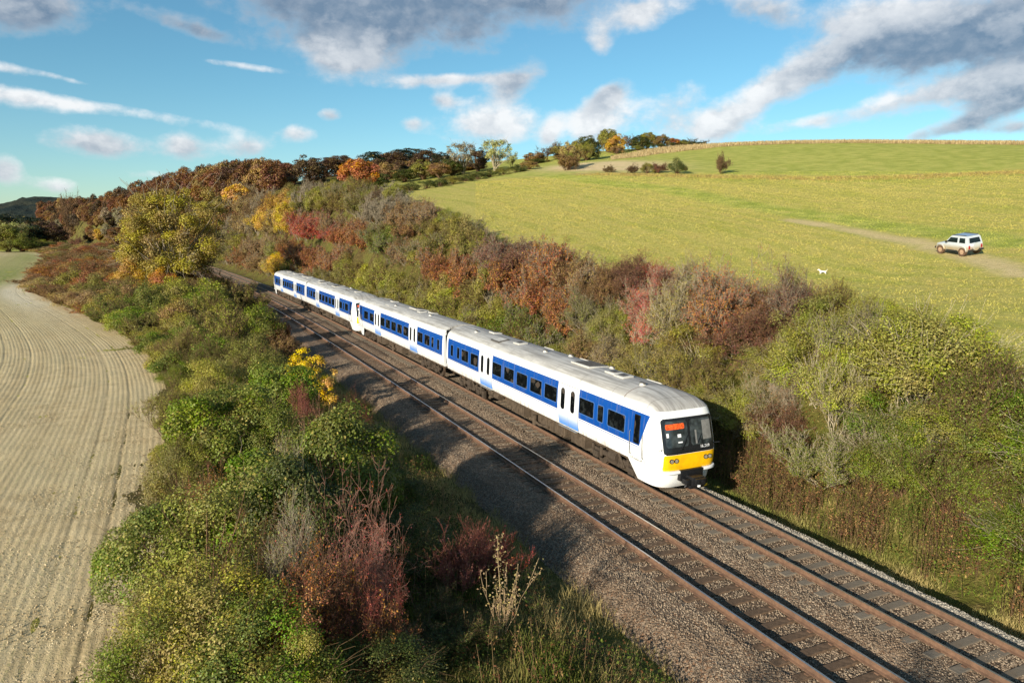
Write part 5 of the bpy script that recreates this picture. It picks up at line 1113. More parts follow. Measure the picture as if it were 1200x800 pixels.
# ---- left hedge between the near track and the ploughed field
LEFT = [  # photo x, y, assumed height of that point, radius, height, archetype, colour, twig, label
    (178, 642, 1.5, 1.5, 2.7, 'ivy2', 'green', 'brown', 'bright green rounded bush bulging over the edge of the ploughed field'),
    (262, 500, 2.6, 2.1, 4.0, 'ivy1', 'green', 'brown', 'dense round green bush in the middle of the left hedge'),
    (208, 545, 1.8, 1.4, 2.9, 'leafy1', 'olive', 'brown', 'olive leafy bush at the soil edge above the bulging green one'),
    (330, 455, 2.4, 1.9, 3.8, 'ivy1', 'green', 'brown', 'ivy-clad green bush left of the small yellow tree'),
    (392, 535, 2.8, 2.1, 4.2, 'ivy2', 'green', 'brown', 'tall ivy-covered green bush nearest the track side of the hedge'),
    (305, 585, 2.6, 2.0, 3.9, 'ivy1', 'green', 'grey', 'broad green bush between the two ivy-covered ones'),
    (345, 640, 2.6, 1.3, 3.5, 'bare2', 'olive', 'grey', 'tangle of bare grey twigs amid the green hedge'),
    (412, 622, 3.0, 1.9, 4.0, 'bare1', 'red', 'pink', 'bare reddish hawthorn with pale branches and dark berries over the hedge'),
    (250, 655, 2.0, 2.0, 3.6, 'leafy2', 'olive', 'brown', 'loose olive bush beside the bulging green bush'),
    (385, 712, 2.2, 1.4, 3.2, 'haw1', 'rust', 'brown', 'rusty hawthorn tangle left of the shaded hollow'),
    (435, 700, 2.0, 1.1, 2.9, 'bare1', 'red', 'red', 'smaller red-twigged thorn right of the rusty hawthorn'),
    (240, 725, 2.0, 1.8, 3.2, 'leafy1', 'yellow-green', 'brown', 'yellow-green bush in the lower left of the hedge'),
    (190, 780, 1.5, 1.4, 2.5, 'leafy2', 'green', 'brown', 'green bush at the bottom edge beside the soil'),
    (300, 745, 2.0, 1.7, 2.9, 'leafy1', 'green', 'brown', 'green bush at the bottom of the hedge above the yellow shrub'),
    (350, 788, 1.6, .8, 2.2, 'leafy2', 'yellow-green', 'brown', 'yellowish shrub at the bottom edge of the hedge'),
    (445, 775, .9, 1.4, 1.7, 'leafy1', 'dark green', 'brown', 'dark green bush in shade at the bottom centre'),
    (350, 590, 2.8, 1.6, 4.0, 'ivy2', 'dark green', 'grey', 'dark ivy bush under the bare reddish hawthorn'),
    (520, 735, 0.6, 1.2, 1.2, 'spray2', 'dark green', 'brown', 'low dark green bramble mound in the shaded hollow'),
    (470, 640, .9, 1.5, 1.8, 'leafy2', 'dark green', 'brown', 'shaded dark green bush right of the bare hawthorn'),
    (450, 560, 1.0, 1.3, 1.9, 'leafy1', 'dark green', 'brown', 'shaded green bush on the track side below the ivy bush'),
    (545, 655, 0.8, 1.3, 1.7, 'dogwood', 'purple-brown', 'red', 'dark red dogwood stems in the shade beside the track verge'),
    (575, 640, 0.8, 1.0, 1.5, 'dogwood', 'red', 'red', 'smaller crimson dogwood next to the sunlit verge grass'),
    (368, 442, 1.6, 1.25, 3.4, 't_sapling', 'yellow', 'brown', 'small bright yellow sapling beside the near track'),
    (412, 482, 1.2, 1.2, 2.3, 'bare1', 'rust', 'red', 'reddish bare shrub leaning towards the track below the yellow sapling'),
    (330, 500, 2.6, 1.6, 3.8, 'leafy1', 'green', 'brown', 'green bush behind the two ivy-covered bushes'),
    (350, 475, 2.0, 1.1, 3.0, 'bare2', 'purple-brown', 'red', 'purplish bare twigs above the ivy-clad bush'),
    (250, 440, 2.2, 1.9, 3.4, 'leafy1', 'yellow-green', 'brown', 'yellow-green bush on the field side halfway along the hedge'),
    (205, 480, 1.6, 1.5, 2.8, 'spray2', 'yellow-green', 'brown', 'upright yellow-green bush at the soil edge halfway along the hedge'),
    (300, 420, 2.4, 2.0, 3.6, 'leafy2', 'olive', 'brown', 'olive-green bush behind the yellow sapling'),
    (220, 405, 1.8, 1.7, 2.9, 'spray1', 'olive', 'brown', 'olive bush at the field edge where the soil starts to curve'),
    (262, 385, 2.4, 2.2, 3.8, 'm_spray', 'yellow-green', 'brown', 'tall yellow-green willow bush in the hedge'),
    (305, 372, 2.2, 2.0, 3.4, 'm_leafy1', 'green', 'brown', 'green bush overlooking the near track in front of the willow bush'),
    (222, 372, 2.0, 2.0, 3.2, 'm_leafy2', 'olive', 'brown', 'olive bush behind the field-edge bushes'),
    (330, 402, 1.2, 1.3, 2.2, 'm_haw1', 'brown', 'brown', 'brown-leaved low bush on the track side of the hedge'),
    (285, 345, 2.4, 2.5, 4.0, 'm_spray', 'olive', 'brown', 'broad olive bush hiding the bend of the near track'),
    (240, 345, 2.6, 2.5, 4.2, 'm_leafy1', 'yellow-green', 'brown', 'yellow-green bush right of the orange bush'),
    (190, 352, 2.0, 2.2, 3.4, 'm_leafy2', 'green', 'brown', 'green bush below the orange bush'),
    (192, 330, 3.0, 2.0, 4.6, 'm_leafy1', 'orange', 'brown', 'orange bush in front of the big yellow-green tree'),
    (150, 325, 2.6, 2.6, 5.0, 'm_leafy2', 'golden', 'brown', 'golden bush at the left foot of the big tree'),
    (160, 345, 1.8, 2.4, 3.4, 'm_spray', 'yellow-green', 'brown', 'yellow-green shrub below the golden bush'),
    (255, 325, 2.4, 2.4, 3.8, 'm_haw1', 'olive', 'brown', 'olive thorn bush at the right foot of the big tree'),
    (372, 505, 3.2, 1.1, 3.9, 'bare1', 'rust', 'pink', 'pale bare twigs poking out above the tall ivy-covered bush'),
    (290, 640, 2.6, 1.2, 3.5, 'bare1', 'rust', 'brown', 'brown bare twigs over the loose olive bush'),
    (235, 590, 2.4, 1.1, 3.2, 'haw2', 'rust', 'brown', 'small rusty thorn between the olive and dense green bushes'),
    (345, 555, 3.0, 1.0, 3.8, 'haw1', 'brown', 'grey', 'brown twiggy patch in the middle of the ivy bushes'),
    (330, 380, 1.4, 1.3, 2.6, 'm_haw2', 'rust', 'brown', 'rust-brown patch on the track side past the yellow sapling'),
    (92, 284, 3.0, 4.2, 6.0, 'm_haw1', 'purple-brown', 'brown', 'dark maroon round bush beside the far railway'),
    (100, 300, 1.6, 4.0, 4.0, 'm_haw2', 'rust', 'brown', 'rusty bush right below the maroon one')]
for (px, py, zc, r, h, a, col, tw, lab) in LEFT:
    p = at_z(px, py, zc); z = gz1(p[0], p[1]); veg('sapling' if a == 't_sapling' else 'hedge_bush', a, (p[0], p[1], z), r, h, col, lab, 'bush' if a != 't_sapling' else 'sapling', 'hedge between the track and the ploughed field' if a != 't_sapling' else None, tw)
# fill of the hedge, and bramble scrub round the bend of the field
items2 = []
Y = 8.0
while Y < 330:
    e = float(field_edge_s(np.array([Y]))[0])-float(xc(Y)); inner = -8.6 if Y < 120 else -9.0; k = 1.0 if Y < 50 else float(np.interp(Y, [50, 120, 330], [1.3, 2.1, 3.6])); u = e+1.2+rr.uniform(0, .6)
    while u < inner:
        px, py = proj((float(xc(Y))+u, Y, 1.2))
        if Y < 70: col = rr.choice(['green', 'olive', 'yellow-green', 'olive', 'green', 'brown']); a = rr.choice(['leafy1', 'leafy2', 'spray1', 'spray2', 'ivy1']) if Y < 30 else rr.choice(['m_leafy1', 'm_leafy2', 'm_spray', 'm_leafy1'])
        else: col = rr.choice(['rust', 'brown', 'tan', 'olive', 'rust', 'tan', 'olive', 'brown']) if u < -12 else rr.choice(['olive', 'rust', 'golden', 'yellow-green', 'brown']); a = rr.choice(['m_spray', 'm_leafy1', 'm_spray', 'm_haw2', 'm_leafy2'])
        r = 1.55*k*rr.uniform(.8, 1.15); h = (2.5 if u > e+3 else 1.7)*min(k, 1.7)*rr.uniform(.75, 1.2)*(0.72 if Y > 70 else 1)
        if -60 < px < 420 and not (Y < 30 and rr.random() < .35):
            x = float(xc(Y))+u; ph = 'in the left hedge' if Y < 45 else ('hedge near the big tree' if Y < 100 else ('scrub at the field bend' if Y < 170 else 'far scrub by the railway'))
            side_ph = ', field side' if u < (e+inner)/2 else ', track side'
            lab = '%s %s bush %s%s' % (col, kword(a), ph, side_ph); o = veg('hedge_bush' if Y < 90 else 'scrub_bush', a, (x, Y, gz1(x, Y)), r, h, col, lab, 'bush', 'hedge between the track and the ploughed field'); items2.append((o, lab, px))
        u += r*rr.uniform(1.35, 1.8)
    Y += 2.3*k*rr.uniform(.9, 1.2)
# ---- trees
def tree_px(name, a, px, ytop, D, r, col, lab, group=None, tw='brown', base=None, cat='tree', hmin=2.0):
    q = at_D(px, ytop, D); z = gz1(q[0], q[1]); h = max(hmin, q[2]-z); return veg(name, a, (q[0], q[1], z), r, h, col, lab, cat, group, tw, sink=.2)
tree_px('field_maple', 't_big', 196, 212, 122, 8.2, 'straw', 'big rounded yellow-green tree standing in the hedge left of the train', tw='grey')
tree_px('orange_tree', 't_round', 419, 184, 158, 4.6, 'orange', 'bright orange tree on the ridge above the cutting')
tree_px('pale_tree', 't_loose', 580, 160, 205, 4.6, 'pale green', 'airy pale green tree rising above the field hedge', tw='pale')
tree_px('grey_tree', 't_loose', 543, 164, 205, 4.4, 'grey', 'airy grey tree left of the pale green tree', tw='grey')
W1 = 'dark wood behind the ridge'
for i, (px, yt, D, r, a, col) in enumerate([(440, 180, 250, 7, 't_dark', 'blackish green'), (462, 179, 250, 6, 't_round', 'dark brown'), (480, 176, 260, 7, 't_dark', 'blackish green'), (500, 178, 250, 6, 't_round2', 'dark brown'), (520, 182, 240, 5, 't_dark', 'blackish green'),
        (400, 184, 260, 7, 't_round', 'dark brown'), (380, 187, 260, 7, 't_dark', 'dark brown'), (452, 192, 215, 4.5, 't_round', 'brown'), (475, 200, 205, 4, 't_dark', 'dark green'), (495, 192, 205, 4.5, 't_round2', 'olive'), (515, 193, 200, 4, 't_round', 'brown'), (530, 188, 205, 4, 't_dark', 'dark green'), (560, 178, 215, 4, 't_round2', 'dark brown'),
        (600, 183, 215, 3.5, 't_bare', 'grey'), (420, 196, 230, 5, 't_dark', 'blackish green'), (440, 204, 190, 3.6, 't_dark', 'dark green'), (360, 188, 240, 6, 't_round2', 'dark brown')]):
    lab = '%s tree in the wood behind the ridge' % col; items2.append((tree_px('wood_tree', a, px, yt-3, D, r*.88, col, lab, W1), lab, px))
for px in range(432, 560, 8):
    c2 = rr.choice(['blackish green', 'dark brown', 'blackish green', 'brown']); lab = '%s tree filling the wood behind the ridge' % c2; items2.append((tree_px('wood_tree', rr.choice(['t_wood', 't_wood2']), px+rr.uniform(-2, 2), 190+rr.uniform(-3, 5), 232+rr.uniform(-8, 8), 4.2, c2, lab, W1), lab, px))
for px, yt, D, r, a, col in [(500, 214, 145, 2.2, 'm_leafy1', 'dark green'), (515, 211, 150, 2.2, 'm_leafy2', 'dark green'), (530, 207, 156, 2.4, 'm_leafy1', 'olive'), (545, 204, 162, 2.4, 'm_leafy2', 'dark green'), (560, 201, 168, 2.5, 'm_leafy1', 'dark green'), (575, 199, 173, 2.5, 'm_leafy2', 'dark green'), (590, 196, 178, 2.6, 'm_leafy1', 'olive'), (605, 193, 183, 2.6, 'm_leafy2', 'dark green'), (620, 188, 190, 3, 'm_leafy1', 'brown'), (480, 219, 140, 2.2, 'm_leafy2', 'dark green'), (466, 223, 134, 2.2, 'm_leafy1', 'olive')]:
    lab = '%s hedge bush along the top left side of the grass field' % col; items2.append((tree_px('field_hedge_bush', a, px, yt, D, r, col, lab, 'hedge along the top of the grass field', cat='bush', hmin=1.8), lab, px))
W2 = 'copse on the hilltop'
for px, yt, D, r, a, col in [(628, 178, 225, 4, 't_round2', 'brown'), (642, 172, 230, 4, 't_bare', 'grey'), (655, 170, 235, 4, 't_round', 'olive'), (650, 165, 250, 4.5, 't_bare', 'grey'), (678, 163, 215, 3.6, 't_round', 'olive'), (690, 158, 215, 3.8, 't_dark', 'dark green'), (668, 168, 180, 2.6, 't_round2', 'tan'),
        (706, 155, 250, 4, 't_bare', 'grey'), (712, 150, 250, 4.2, 't_round', 'olive'), (722, 158, 240, 3.6, 't_round2', 'golden'), (738, 157, 250, 3.6, 't_bare', 'brown'), (748, 158, 250, 3.6, 't_dark', 'dark green'), (760, 154, 255, 3.8, 't_round', 'olive'), (775, 158, 255, 3.6, 't_round2', 'brown'), (788, 161, 258, 3, 't_round', 'orange'), (800, 163, 262, 3, 't_dark', 'olive'), (812, 162, 264, 3.4, 't_bare', 'grey'), (824, 164, 268, 3, 't_bare', 'grey')]:
    if a != 't_bare' or px > 800:
        c2 = rr.choice(['olive', 'brown', 'dark green']); lab = 'low %s undergrowth bush at the edge of the hilltop copse' % c2
        items2.append((tree_px('copse_bush', 'm_leafy1', px+rr.uniform(-4, 4), yt+rr.uniform(9, 13), D-4, 2.6, c2, lab, 'low bushes at the copse edge', cat='bush', hmin=1.6), lab, px))
    lab = '%s %stree in the hilltop copse' % (col, 'bare ' if a == 't_bare' else ''); items2.append((tree_px('copse_tree', a, px, yt, D, r*.9, col, lab, W2), lab, px))
for px, yt, D, r, a, col, lab in [(743, 191, 155, 1.4, 'm_haw1', 'dark brown', 'small leaning dark bush, first of the row on the field boundary'), (759, 190, 155, 1.7, 'm_leafy1', 'olive', 'small olive bush in the row on the field boundary'), (773, 190, 155, 1.9, 'm_haw2', 'purple-brown', 'small maroon bush in the row on the field boundary'),
        (794, 186, 153, 2.0, 'm_leafy2', 'dark green', 'round dark green bush standing alone on the field boundary'), (846, 180, 153, 1.9, 'm_grey', 'tan', 'pale dry shrub on the field boundary right of the dark bush'), (712, 193, 158, 1.6, 'm_grey', 'olive', 'thin grey-green shrub by the bare chalk patch'),
        (664, 176, 172, 3.2, 'm_haw1', 'brown', 'tawny bush mass at the corner of the grass field')]:
    tree_px('boundary_bush', a, px, yt, D, r, col, lab, 'bushes on the field boundary', cat='bush', hmin=1.2)
# beech wood on the hill beyond the bend: rows up the slope behind the railway, tops held to the skyline the photo shows
def on_slope(px, u):
    d = ray(px, 300); d = d/math.hypot(d[0], d[1]); D = np.arange(180, 800, 2.0); X = CAM[0]+d[0]*D; Y = CAM[1]+d[1]*D; k = np.nonzero(X-xc(Y) > u)[0]
    return (X[k[0]], Y[k[0]], D[k[0]]) if len(k) else None
for ri, (u0, hn, phr) in enumerate([(9.5, 6, 'at the railway foot'), (12.5, 8, 'low by the railway'), (16, 9, 'low above the railway'), (21, 10, 'low on the slope'), (28, 13, 'halfway up'), (40, 15, 'high on the slope'), (54, 16, 'on the crest')]):
    px = 50+rr.uniform(0, 8)
    while px < 345:
        q = on_slope(px, u0+rr.uniform(-3, 3))
        if q is None: px += 8; continue
        x, Y, D = q; z = gz1(x, Y); line = float(np.interp(px, [50, 70, 100, 150, 200, 250, 310, 345], [240, 234, 228, 214, 204, 193, 188, 190])); h = hn*rr.uniform(.85, 1.15)
        ytop = proj((x, Y, z+h))[1]; want = line+rr.uniform(-2, 3)
        if ri >= 5 or ytop < want: h = min(20.0, max(5.0, at_D(px, want, D)[2]-z))
        r = float(np.clip(h*.46, 4.0, 6.4))*rr.uniform(.9, 1.1)
        if z+h > 6 and D > 225:
            a = rr.choice(['t_wood', 't_wood2', 't_wood2', 't_wood', 't_bare' if 0 < ri < 3 else 't_wood']); col = rr.choice(['copper', 'copper', 'russet', 'dark brown', 'copper', 'brown'] if ri > 2 else ['copper', 'brown', 'copper', 'brown', 'dark brown', 'grey', 'brown', 'russet', 'copper', 'russet', 'golden'])
            if a == 't_bare': col = 'grey'
            lab = '%s%s beech %s, %s of the beech hill' % ('bare ' if a == 't_bare' else '', col, phr, 'left end' if px < 130 else ('middle' if px < 230 else 'right end'))
            items2.append((veg('beech_tree', a, (x, Y, z), r, h, col, lab, 'tree', 'beech wood on the hill', sink=.3), lab, px))
        px += max(6.0, r*0.98/D*F_PX)*rr.uniform(.85, 1.15)
for X_, Y_, h_, lab in [(-9.5, -17.5, 4.4, 'tall leafy bush just below the picture edge shading the rails'), (-11.5, -15.2, 3.6, 'lower leafy bush just below the picture edge beside the hedge')]:
    veg('hedge_bush', 'leafy1', (X_, Y_, gz1(X_, Y_)), 1.7, h_, 'olive', lab, 'bush', 'hedge between the track and the ploughed field')
for px, yt, D, r, a, col in [(4, 262, 420, 8, 't_round', 'olive'), (18, 258, 430, 8, 't_loose', 'pale green'), (35, 262, 440, 7, 't_dark', 'blackish green'), (50, 258, 450, 8, 't_round', 'dark brown'), (62, 262, 440, 6, 't_dark', 'dark brown'), (25, 252, 520, 9, 't_dark', 'blackish green'), (5, 250, 520, 9, 't_dark', 'blackish green'), (45, 255, 520, 9, 't_dark', 'blackish green'), (75, 226, 470, 7, 't_bare', 'dark brown')]:
    lab = '%s tree beyond the far end of the ploughed field' % col if yt > 230 else 'lone bare tree on the skyline at the end of the beech hill'; items2.append((tree_px('field_end_tree', a, px, yt, D, r, col, lab, 'trees beyond the ploughed field'), lab, px))
for px, yt, D, r, a, col in [(8, 280, 345, 5, 'm_leafy1', 'olive'), (24, 275, 345, 5.5, 'm_leafy2', 'green'), (40, 281, 350, 4.5, 'm_spray', 'green'), (52, 281, 352, 4.5, 'm_leafy1', 'yellow-green'), (64, 282, 355, 4, 'm_spray', 'olive'), (76, 283, 358, 4, 'm_leafy2', 'green'), (-8, 280, 345, 5, 'm_leafy2', 'olive')]:
    lab = '%s bush in the hedge at the far end of the ploughed field' % col; items2.append((tree_px('far_hedge_bush', a, px, yt, D, r, col, lab, 'hedge at the end of the ploughed field', cat='bush'), lab, px))
ordinal_fix(items); ordinal_fix(items2)
# ------------------------------------------------------------------ ground cover
def blades(name, X, Y, Z, L, Wd, colA, label, mat, lean=.35, seed=1):
    rs = np.random.RandomState(seed); n = len(X); a = rs.uniform(0, 2*math.pi, n); d = np.stack([np.cos(a), np.sin(a), np.zeros(n)], -1); ld = nrmz(rs.normal(0, 1, (n, 3)))*np.array([1, 1, 0]); P = np.stack([X, Y, Z], -1)
    top = P+np.stack([ld[:, 0]*lean*L, ld[:, 1]*lean*L, L*rs.uniform(.8, 1, n)], -1); V = np.stack([P-d*Wd[:, None]*.5, P+d*Wd[:, None]*.5, top], 1).reshape(-1, 3)
    me_ = fast_mesh(name, V, np.arange(3*n).reshape(-1, 3)); return me_, top
def grass_fn(N, b):
    a = N.sep(N.attr('gc')); N.put(b.inputs['Base Color'], N.comb(a[0], a[1], a[2]))
    tr = N.node('ShaderNodeBsdfTranslucent'); N.put(tr.inputs['Color'], N.comb(a[0], a[1], a[2])); ms = N.node('ShaderNodeMixShader'); ms.inputs[0].default_value = .25
    N.l.new(b.outputs[0], ms.inputs[1]); N.l.new(tr.outputs[0], ms.inputs[2]); N.l.new(ms.outputs[0], N.n['Material Output'].inputs[0])
M_GRASS = pmat('verge_grass_mat', (.2, .2, .05), .8, fn=grass_fn, spec=.2)
def mixcol(rs, n, cols, w):
    C = np.array([srgb(*c) for c in cols]); k = rs.choice(len(cols), n, p=np.array(w)/sum(w)); return C[k]*rs.uniform(.7, 1.25, (n, 1))
rs1 = np.random.RandomState(21)
def verge(name, n, u0, u1, y0, y1, pw, Lr, cols, w, label, seed):
    Y = y0+np.power(rs1.rand(n), pw)*(y1-y0); u = rs1.uniform(u0, u1, n); X = xc(Y)+u
    tuft = noise2(X*1.4, Y*1.4, seed, 3); keep = tuft+rs1.uniform(-.5, .5, n) > -.35; X, Y, tuft = X[keep], Y[keep], tuft[keep]; n = len(X)
    L = rs1.uniform(Lr[0], Lr[1], n)*(1+.6*np.clip(tuft, -.6, 1)); me_, _ = blades(name, X, Y, ground(X, Y)-.02, L, rs1.uniform(.012, .03, n), None, label, M_GRASS, .5, seed)
    C = mixcol(rs1, n, cols, w); dry = np.clip(noise2(X*.5, Y*.5, seed+3, 2)*.9+.35+(.35*np.exp(-((X-xc(Y)+4.3)/1.0)**2) if u0 < 0 else 0), 0, 1)[:, None]; C = C*(1-dry)+mixcol(rs1, n, [(196, 176, 116), (164, 146, 92)], [1, 1])*dry
    point_color(me_, 'gc', np.repeat(np.concatenate([C, np.ones((n, 1))], 1), 3, 0)); tag(link(name, me_, None, [M_GRASS]), label, kind='stuff')
verge('verge_grass', 110000, -8.6, -3.0, -12, 70, 1.5, (.14, .42), [(104, 112, 40), (72, 88, 30), (140, 134, 66), (120, 96, 60)], [4, 3, 2, 1], 'rough mixed grass on the verge between hedge and ballast', 31)
verge('bank_grass', 70000, 6.0, 8.6, -14, 60, 1.4, (.08, .24), [(112, 132, 40), (86, 110, 34), (150, 148, 66)], [4, 3, 2], 'short green grass at the foot of the cutting', 32)
# low leafy undergrowth fills the verge under the hedge
def undergrowth(name, n, u0, u1, y0, y1, leaf, cols, w, hmax, label, seed, pw=1.4):
    rs = np.random.RandomState(seed); Y = y0+np.power(rs.rand(n), pw)*(y1-y0); u = rs.uniform(u0, u1, n); X = xc(Y)+u; m_ = noise2(X*.7, Y*.7, seed, 3); keep = m_+rs.uniform(-.6, .6, n) > -.1; X, Y, m_ = X[keep], Y[keep], m_[keep]; n = len(X)
    Z = ground(X, Y)+rs.rand(n)*hmax*np.clip(.5+m_, .15, 1.2); V, _ = leaf_arrays(rs, np.stack([X, Y, Z], -1), rs.normal(0, .5, (n, 3))+np.array([0, 0, .8]), leaf*rs.uniform(.6, 1.3, n), .6, rs.rand(n), rs.rand(n))
    me_ = fast_mesh(name, V, np.arange(len(V)).reshape(-1, 4)); C = mixcol(rs, n, cols, w); point_color(me_, 'gc', np.repeat(np.concatenate([C, np.ones((n, 1))], 1), 4, 0)); tag(link(name, me_, None, [M_GRASS]), label, kind='stuff')
undergrowth('bramble_cover', 100000, -12, -4.0, -12, 45, .08, [(66, 84, 28), (92, 104, 38), (110, 74, 44), (52, 66, 26)], [4, 3, 2, 3], .75, 'low bramble leaves covering the shaded verge under the hedge', 41)
undergrowth('bank_cover', 90000, 7.2, 15, -14, 60, .09, [(110, 104, 46), (92, 112, 38), (132, 88, 50), (148, 130, 74)], [3, 3, 2, 2], .7, 'leafy undergrowth between the bushes on the cutting', 42)
# dead willowherb and dock stalks along the foot of the cutting
def stalks(name, n, u0, u1, y0, y1, hr, cols, w, stem, label, seed, leaves=12, lf=.07):
    rs = np.random.RandomState(seed); Y = rs.uniform(y0, y1, n); u = rs.uniform(u0, u1, n); X = xc(Y)+u; m_ = noise2(X*.8, Y*.8, seed, 2); k = m_+rs.uniform(-.5, .5, n) > -.2; X, Y = X[k], Y[k]; n = len(X); Z = ground(X, Y); h = rs.uniform(hr[0], hr[1], n)
    d = rs.normal(0, .14, (n, 2)); t = np.linspace(0, 1, 4); P = np.stack([X[:, None]+d[:, :1]*h[:, None]*t**1.6, Y[:, None]+d[:, 1:]*h[:, None]*t**1.6, Z[:, None]-.03+h[:, None]*t], -1)
    V, Fc = tubes(P, np.linspace(.009, .004, 4)[None]*np.ones((n, 1))); par = np.repeat(np.arange(n), leaves); tt = rs.uniform(.25, 1, n*leaves)*3; i0 = np.minimum(tt.astype(int), 2); f = (tt-i0)[:, None]; pos = P[par, i0]*(1-f)+P[par, i0+1]*f+rs.normal(0, .05, (n*leaves, 3))
    LV, _ = leaf_arrays(rs, pos, rs.normal(0, 1, (n*leaves, 3)), lf*rs.uniform(.6, 1.4, n*leaves), .4, rs.rand(n*leaves), rs.rand(n*leaves)); me_ = fast_mesh(name, np.concatenate([V, LV]), np.concatenate([Fc, np.arange(len(LV)).reshape(-1, 4)+len(V)]))
    pc = mixcol(rs, n, cols, w)[par]*rs.uniform(.75, 1.25, (n*leaves, 1)); C = np.concatenate([np.tile(np.array(srgb(*stem)), (len(V), 1)), np.repeat(pc, 4, 0)]); point_color(me_, 'gc', np.concatenate([C, np.ones((len(C), 1))], 1)); tag(link(name, me_, None, [M_GRASS]), label, kind='stuff')
stalks('dead_willowherb', 3200, 6.9, 9.2, -13, 6, (.6, 1.6), [(134, 86, 60), (162, 124, 80), (112, 72, 56), (122, 118, 54)], [2, 3, 1, 5], (128, 104, 76), 'reddish dead willowherb stalks along the foot of the cutting', 51, 14)
stalks('green_nettles', 900, 7.8, 10.4, -13, -5, (1.0, 2.0), [(92, 118, 40), (120, 136, 50), (84, 100, 36)], [3, 2, 2], (120, 110, 60), 'tall green weed stalks at the right foot of the cutting', 52, 16)
stalks('verge_stalks', 900, -8.4, -4.4, -11, 30, (.5, 1.2), [(150, 120, 78), (120, 78, 56), (110, 112, 50)], [2, 2, 2], (150, 124, 88), 'dry brown weed stalks scattered on the left verge', 53, 10)
# pale seeding plant near the bottom edge
sp = at_z(585, 715, .8); t = empty('seeding_plant', (sp[0], sp[1], gz1(sp[0], sp[1]))); tag(t, 'tall pale plant with creamy seed heads rising from the shaded hollow', 'plant')
rs = np.random.RandomState(61); lv = grow(rs, 7, 1.7, .45, (4,), .42, .5, .5, .012, .15, .1); allp = [P for P, _ in lv]; me_ = twig_mesh('stems', lv, 4, 0, .005); o = link('stems', me_, t); o.color = (*srgb(176, 150, 116), 1)
main = np.zeros((1, 5, 3)); main[0, :, 2] = np.linspace(0, 2.6, 5); main[0, :, 0] = [0, .03, .02, -.03, -.05]; ms_ = twig_mesh('main_stem', [(main, np.array([[.016, .013, .011, .008, .004]]))], 5); o = link('main_stem', ms_, t); o.color = (*srgb(186, 160, 124), 1)
q = np.concatenate([P[:, 2:].reshape(-1, 3) for P in allp]+[main[0, 2:]]); q = q[rs.randint(0, len(q), 420)]+rs.normal(0, .05, (420, 3)); tt = rs.uniform(1.2, 2.65, 160); q = np.concatenate([q, np.stack([-.02+rs.normal(0, .07, 160), rs.normal(0, .07, 160), tt], -1)])
V, C = leaf_arrays(rs, q, rs.normal(0, 1, (len(q), 3)), .062*rs.uniform(.6, 1.3, len(q)), .65, rs.rand(len(q))*.9, rs.rand(len(q))); me_ = leaf_mesh('seed_heads', V, C); o = link('seed_heads', me_, t); o['kind'] = 'stuff'; o.color = (*srgb(150, 130, 90), 1)
# field tufts share the field's material
def field_tufts():
    rs = np.random.RandomState(71); n = 150000; ang_ = YAW+rs.uniform(-.05, .75, n); D = 30+np.power(rs.rand(n), .75)*125; X = CAM[0]+D*np.sin(ang_); Y = CAM[1]+D*np.cos(ang_); u = X-xc(Y); wid = np.clip(hill(X, Y)*.85, 6.5, 15); k = u > 7.0+wid+.6
    X, Y, D = X[k], Y[k], D[k]; ds, _ = poly_dist(X, Y, suv_track); k = ds > 1.8; X, Y, D = X[k], Y[k], D[k]; n = len(X); m_ = noise2(X*.9, Y*.9, 5, 3)
    L = rs.uniform(.05, .14, n)*(1+.7*np.clip(m_, -.5, 1)); db, sb = poly_dist(X, Y, bound); L = L*(1+2.6*np.exp(-((db-1)/2.0)**2)); me_, _ = blades('field_grass', X, Y, ground(X, Y)-.01, L, rs.uniform(.03, .07, n)*(D/70+.5), None, '', M_TERR, .9, 72)
    dg, sg = poly_dist(X, Y, green_band); zg_ = np.maximum(smooth01((5.2-dg)/3.5)*.9, (sb > 0)*smooth01((db-4)/4)*.75); zb_ = smooth01((3.2-np.abs(db-1))/2)*.8; Z0 = np.zeros(n)
    point_color(me_, 'zone', np.repeat(np.stack([Z0, zg_, zb_, Z0], -1), 3, 0)); point_color(me_, 'row', np.repeat(np.stack([dg*sg, D, u[:1].repeat(n), Z0], -1), 3, 0)); tag(link('field_grass', me_, None, [M_TERR]), 'tufty pasture grass of the hillside field', kind='stuff')
field_tufts()
